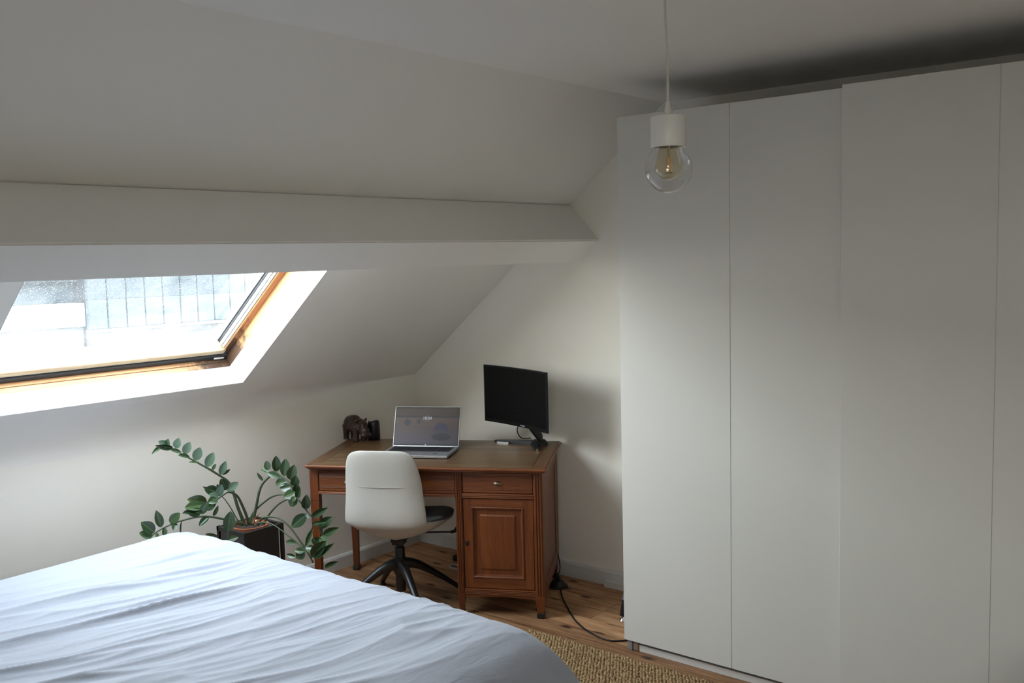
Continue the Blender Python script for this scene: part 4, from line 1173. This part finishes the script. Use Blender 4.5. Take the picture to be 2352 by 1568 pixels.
leaves = [ # stem, base, tip, width, depth offset, twist
 (0, 465, 220, 495, 120, 70, 0, .1), (0, 550, 278, 610, 160, 75, 0, .1), (0, 662, 348, 715, 212, 85, 0, -.1), (0, 780, 412, 852, 268, 82, 0, .1), (0, 922, 492, 980, 358, 66, 0, .2), (0, 935, 492, 1022, 434, 26, 0, .9),
 (0, 838, 452, 882, 384, 32, 0, .9), (0, 525, 268, 402, 235, 42, 0, .7), (0, 612, 318, 498, 288, 42, 0, .8), (0, 715, 372, 598, 370, 20, 0, 1.1), (0, 435, 215, 270, 200, 46, 0, .6), (0, 395, 200, 284, 152, 62, 0, .2), (0, 372, 198, 385, 130, 55, 0, .4), (0, 335, 200, 221, 270, 36, 0, .5),
 (1, 990, 650, 925, 535, 80, -.04, .0), (1, 990, 655, 1106, 570, 66, -.04, .3), (1, 930, 700, 885, 590, 55, -.03, .3), (1, 905, 715, 940, 590, 66, -.06, .0), (1, 895, 665, 765, 640, 90, -.02, .2), (1, 885, 645, 746, 622, 26, .0, 1.0),
 (1, 900, 730, 815, 690, 74, -.07, .3), (1, 890, 745, 800, 775, 74, -.08, .2), (1, 785, 775, 600, 745, 96, -.05, .1), (1, 755, 800, 558, 838, 92, -.08, .2), (1, 722, 862, 543, 882, 66, -.10, .3), (1, 720, 896, 600, 900, 40, -.10, .7), (1, 720, 898, 795, 770, 68, -.11, .2), (1, 780, 855, 875, 770, 74, -.07, .1), (1, 740, 880, 640, 850, 50, -.12, .4),
 (3, 850, 915, 902, 815, 34, .0, .5), (3, 805, 925, 703, 1014, 58, -.02, .4), (3, 315, 1032, 266, 868, 74, .0, .1), (3, 405, 992, 503, 888, 84, .0, .1), (3, 460, 985, 443, 1066, 52, -.02, .3), (3, 246, 1086, 116, 985, 106, -.02, .1), (3, 225, 1128, 97, 1088, 82, -.03, .2), (3, 352, 1035, 345, 1130, 44, .0, .4), (3, 265, 1092, 285, 1160, 34, .0, .4), (3, 530, 965, 512, 1110, 10, .0, 1.2),
 (9, 1003, 1078, 1032, 868, 106, -.02, .0), (9, 895, 1130, 768, 1100, 36, .0, .4), (9, 1010, 1165, 1102, 1135, 58, -.03, .3),
 (4, 1415, 445, 1400, 350, 62, -.02, .2), (4, 1425, 470, 1338, 425, 38, -.03, .5), (4, 1502, 462, 1496, 298, 80, .0, .0), (4, 1582, 508, 1596, 328, 88, .0, .0), (4, 1640, 545, 1685, 398, 92, .0, .0), (4, 1545, 520, 1408, 472, 62, -.04, .2), (4, 1605, 562, 1484, 582, 78, -.04, .1), (4, 1650, 612, 1530, 634, 78, -.04, .1),
 (4, 1680, 610, 1705, 508, 80, .0, .1), (4, 1700, 680, 1712, 590, 72, -.01, .1), (4, 1695, 672, 1580, 724, 88, -.05, .1), (4, 1712, 725, 1740, 650, 58, -.02, .2), (4, 1695, 715, 1648, 822, 84, -.05, .2), (4, 1365, 556, 1304, 470, 26, .0, .7), (4, 1690, 715, 1660, 770, 50, -.07, .3),
 (5, 1800, 845, 1810, 708, 84, .0, .0), (5, 1812, 900, 1665, 1028, 106, -.03, .0), (5, 1872, 925, 2012, 842, 64, .0, .2), (5, 1945, 1032, 2072, 932, 88, .0, .1), (5, 1988, 1112, 2127, 1045, 70, .0, .1), (5, 1868, 1015, 1978, 978, 42, -.02, .4), (5, 1815, 880, 1835, 935, 44, -.02, .3),
 (8, 1708, 1195, 1600, 1180, 50, .0, .2), (8, 1792, 1280, 1690, 1268, 62, -.02, .2), (8, 1792, 1275, 1705, 1352, 92, -.02, .1), (7, 1800, 1245, 1910, 1268, 70, -.03, .3), (7, 1960, 1125, 2025, 1215, 82, -.02, .1), (10, 1805, 1225, 1885, 1042, 44, -.03, .5), (11, 1862, 1335, 2000, 1185, 106, -.04, .1), (11, 1885, 1345, 2066, 1218, 62, -.03, .3),
 (8, 1700, 1340, 1598, 1315, 40, .0, .3), (7, 1998, 1452, 2124, 1388, 44, .0, .3), (7, 1860, 1185, 1975, 1150, 62, .0, .4), (7, 1930, 1220, 1880, 1150, 60, -.02, .3),
]
rr = random.Random(11)
stem_objs = []
for pts_, w0, w1, da, db in stems:
    n = len(pts_)
    P_ = [ppt(x, y, da+(db-da)*i/(n-1)) for i, (x, y) in enumerate(pts_)]
    sp_ = spline(P_, 4)
    o = MB().tube(sp_, lerp_list(w0*.000455*1.05, w1*.000455*1.05, len(sp_)), seg=9).build('stem', STEM, plant, smooth=True)
    stem_objs.append(o)
for si, bx, by, tx, ty, wpx, dd, tw in leaves:
    st_ = stems[si]
    if st_[3] or st_[4]: pass
    base_dep = st_[3]+(st_[4]-st_[3])*.6+dd*.5
    jit = rr.uniform(-.012, .012)
    A_ = ppt(bx, by, base_dep); B_ = ppt(tx, ty, base_dep-.015+jit)
    ax = (B_-A_); ln = ax.length; ax.normalize()
    view = (Vector((0, 0, CAMH))-A_).normalized()
    side = view.cross(ax).normalized(); nrm = ax.cross(side).normalized()
    if nrm.dot(view) < 0: nrm = -nrm
    # tip the blade off the view line, upwards where it lies flat
    nrm = (nrm*cos(tw*.8)+side*sin(tw*.8)*rr.choice((-1, 1))+Vector((0, 0, 1))*.25).normalized()
    side = nrm.cross(ax).normalized(); nrm = ax.cross(side)
    wd_ = wpx*.000455*1.06/max(.45, cos(tw*.8))
    M_ = Matrix.Identity(4)
    o_ = Vector(plant['_w'])
    for i in range(3):
        M_[i][0] = ax[i]*ln*1.03; M_[i][1] = side[i]*wd_*1.06; M_[i][2] = nrm[i]*(ln*.8); M_[i][3] = A_[i]-o_[i]
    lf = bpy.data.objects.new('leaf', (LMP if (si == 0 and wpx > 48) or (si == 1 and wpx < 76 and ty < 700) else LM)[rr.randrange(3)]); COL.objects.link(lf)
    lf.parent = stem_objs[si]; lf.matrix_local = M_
# new orange shoot and pale cut stub
MB().tube(spline([ppt(1260, 1000, -.05), ppt(1275, 950, -.05), ppt(1330, 885, -.05)], 4), lerp_list(.006, .0008, 9), seg=8).build('shoot', plain('reddish_shoot', (.28, .09, .04), .5), plant, smooth=True)
MB().ball(ppt(1292, 968, -.07), .0055, sub=2).build('cut_stub', plain('pale_stub', (.6, .5, .35), .7), plant, smooth=True)

# ------------------------------------------------------------------ pendant lamp
lamp = thing('pendant_lamp', (1.688, .974, 1.90), 'white pendant lamp holder with clear globe bulb hanging on a white cord', 'pendant lamp')
lx, ly = 1.691, .977
WP = plain('white_porcelain', (.72, .71, .68), .35)
GZ = 1.912                                     # centre of the clear globe
def clearglass(name, tint, rough=0.0, dens=1.0):
    mt = bpy.data.materials.new(name); mt.use_nodes = True; nt = mt.node_tree; L = nt.links.new
    for n in list(nt.nodes):
        if n.type == 'BSDF_PRINCIPLED': nt.nodes.remove(n)
    on = [n for n in nt.nodes if n.type == 'OUTPUT_MATERIAL'][0]
    t = nd(nt, 'ShaderNodeBsdfTransparent'); t.inputs['Color'].default_value = (*tint, 1)
    g_ = nd(nt, 'ShaderNodeBsdfGlossy', Roughness=.01)
    lw = thin_fresnel(nt, .07, .9, 3.2)
    ms = nd(nt, 'ShaderNodeMixShader'); L(lw.outputs[0], ms.inputs[0]); L(t.outputs[0], ms.inputs[1]); L(g_.outputs[0], ms.inputs[2])
    L(ms.outputs[0], on.inputs['Surface']); return mt
CG = clearglass('clear_globe_glass', (.97, .97, .965)); AG = clearglass('amber_glass', (.955, .90, .77))
MB().box(X0-.112, X0-.108, W2Y0+.05, W2Y1-.05, W2Z0+.05, W2Z1-.05).build('glass', clearglass('fill_window_glass', (.97, .98, .98)), w2)  # pane of the added fill window
gr = .0468
b = MB()
pr_ = [(.0001, -gr)]+[(gr*sin(pi*i/28), -gr*cos(pi*i/28)) for i in range(1, 23)]+[(.0275, .043), (.0265, .052)]
b.lathe(pr_, c=(lx, ly, GZ), seg=48)
bulb = b.build('globe_bulb', CG, lamp, smooth=True)
b = MB()
ir = .0268; zc = GZ+.006
pr_ = [(.0001, -ir)]+[(ir*sin(pi*i/24), -ir*cos(pi*i/24)) for i in range(1, 15)]+[(.0235, .017), (.0195, .032), (.0165, .044), (.016, .050)]
b.lathe(pr_, c=(lx, ly, zc), seg=36)
b.build('inner_amber_bulb', AG, bulb, smooth=True)
FIL = plain('amber_filament', (.75, .45, .2), .4)
b = MB()
for dx_, dy_ in ((.0065, 0), (-.0065, 0), (0, .0065), (0, -.0065)):
    b.tube([(lx+dx_, ly+dy_, zc-.012), (lx+dx_*.8, ly+dy_*.8, zc+.018)], .0014, seg=6)
b.build('filament', FIL, bulb)
b = MB().lathe([(.0001, -.001), (.007, -.001), (.007, .0008), (.0001, .0008)], c=(lx, ly, zc-.013), seg=12)
b.tube([(lx, ly, zc+.018), (lx, ly, zc+.045)], .0018, seg=8)
b.build('filament_mount', BRASS, bulb)
SZ = GZ+.043
b = MB().lathe([(.0285, .001), (.0340, .0), (.0350, .002), (.0350, .056), (.0330, .0605), (.0200, .0635), (.0001, .064)], c=(lx, ly, SZ), seg=48)
b.lathe([(.0285, .001), (.0285, .030), (.0001, .030)], c=(lx, ly, SZ), seg=48)
b.build('lamp_holder', WP, lamp, smooth=35)
MB().lathe([(.0092, .062), (.0090, .068), (.0050, .083), (.0042, .090), (.0001, .090)], c=(lx, ly, SZ), seg=24).build('strain_relief', plain('translucent_plastic', (.66, .64, .6), .3), lamp, smooth=50)
top = at(1527, 0, 1.905)
cpts = spline([(lx, ly, SZ+.085), tuple(at(1533, 150, 1.902)), tuple(top), (top.x+.006, top.y+.002, 2.37), (top.x+.004, top.y, ZC-.03)], 8)
MB().tube(cpts, .0024, seg=10).build('cord', plain('cream_cord', (.62, .60, .53), .5), lamp, smooth=True)
MB().lathe([(.0001, 0), (.012, .002), (.045, .026), (.05, .03), (.05, .0325)], c=(cpts[-1].x, cpts[-1].y, ZC-.0325), seg=32).build('ceiling_rose', WP, lamp, smooth=50)

# ------------------------------------------------------------------ pale cloth at the lower right
lb = MB()
cx, cy = 2.62, .42
n = 40; prf = [(.0, .585), (.06, .583), (.11, .570), (.145, .545), (.165, .50), (.175, .42), (.18, .30), (.175, .15), (.16, .035), (.12, .020), (.0, .020)]
rings = []
for r_, z_ in prf:
    if r_ == 0: rings.append([lb.bm.verts.new((cx, cy, z_))]); continue
    rings.append([lb.bm.verts.new((cx+r_*cos(2*pi*k_/n)*(1+.07*noise.noise(Vector((cos(2*pi*k_/n)*2.5, sin(2*pi*k_/n)*2.5, z_*5)))), cy+r_*sin(2*pi*k_/n)*(1+.07*noise.noise(Vector((cos(2*pi*k_/n)*2.5, sin(2*pi*k_/n)*2.5, z_*5+9)))), z_+(.012 if z_ > .1 else 0)*noise.noise(Vector((k_*.4, r_*9, 0))))) for k_ in range(n)])
for a_, b_ in zip(rings, rings[1:]):
    for k_ in range(n):
        l_ = (k_+1) % n
        if len(a_) == 1: lb.bm.faces.new((a_[0], b_[k_], b_[l_]))
        elif len(b_) == 1: lb.bm.faces.new((a_[k_], b_[0], a_[l_]))
        else: lb.bm.faces.new((a_[k_], b_[k_], b_[l_], a_[l_]))
o = lb.build('laundry_bag', fabric('pale_lilac_cloth', (.50, .48, .55)), None, smooth=True)
tag(o, 'pale lilac cloth bag at the lower right edge, before the wardrobe', 'bag')

for o in bpy.data.objects:
    if '_w' in o: del o['_w']
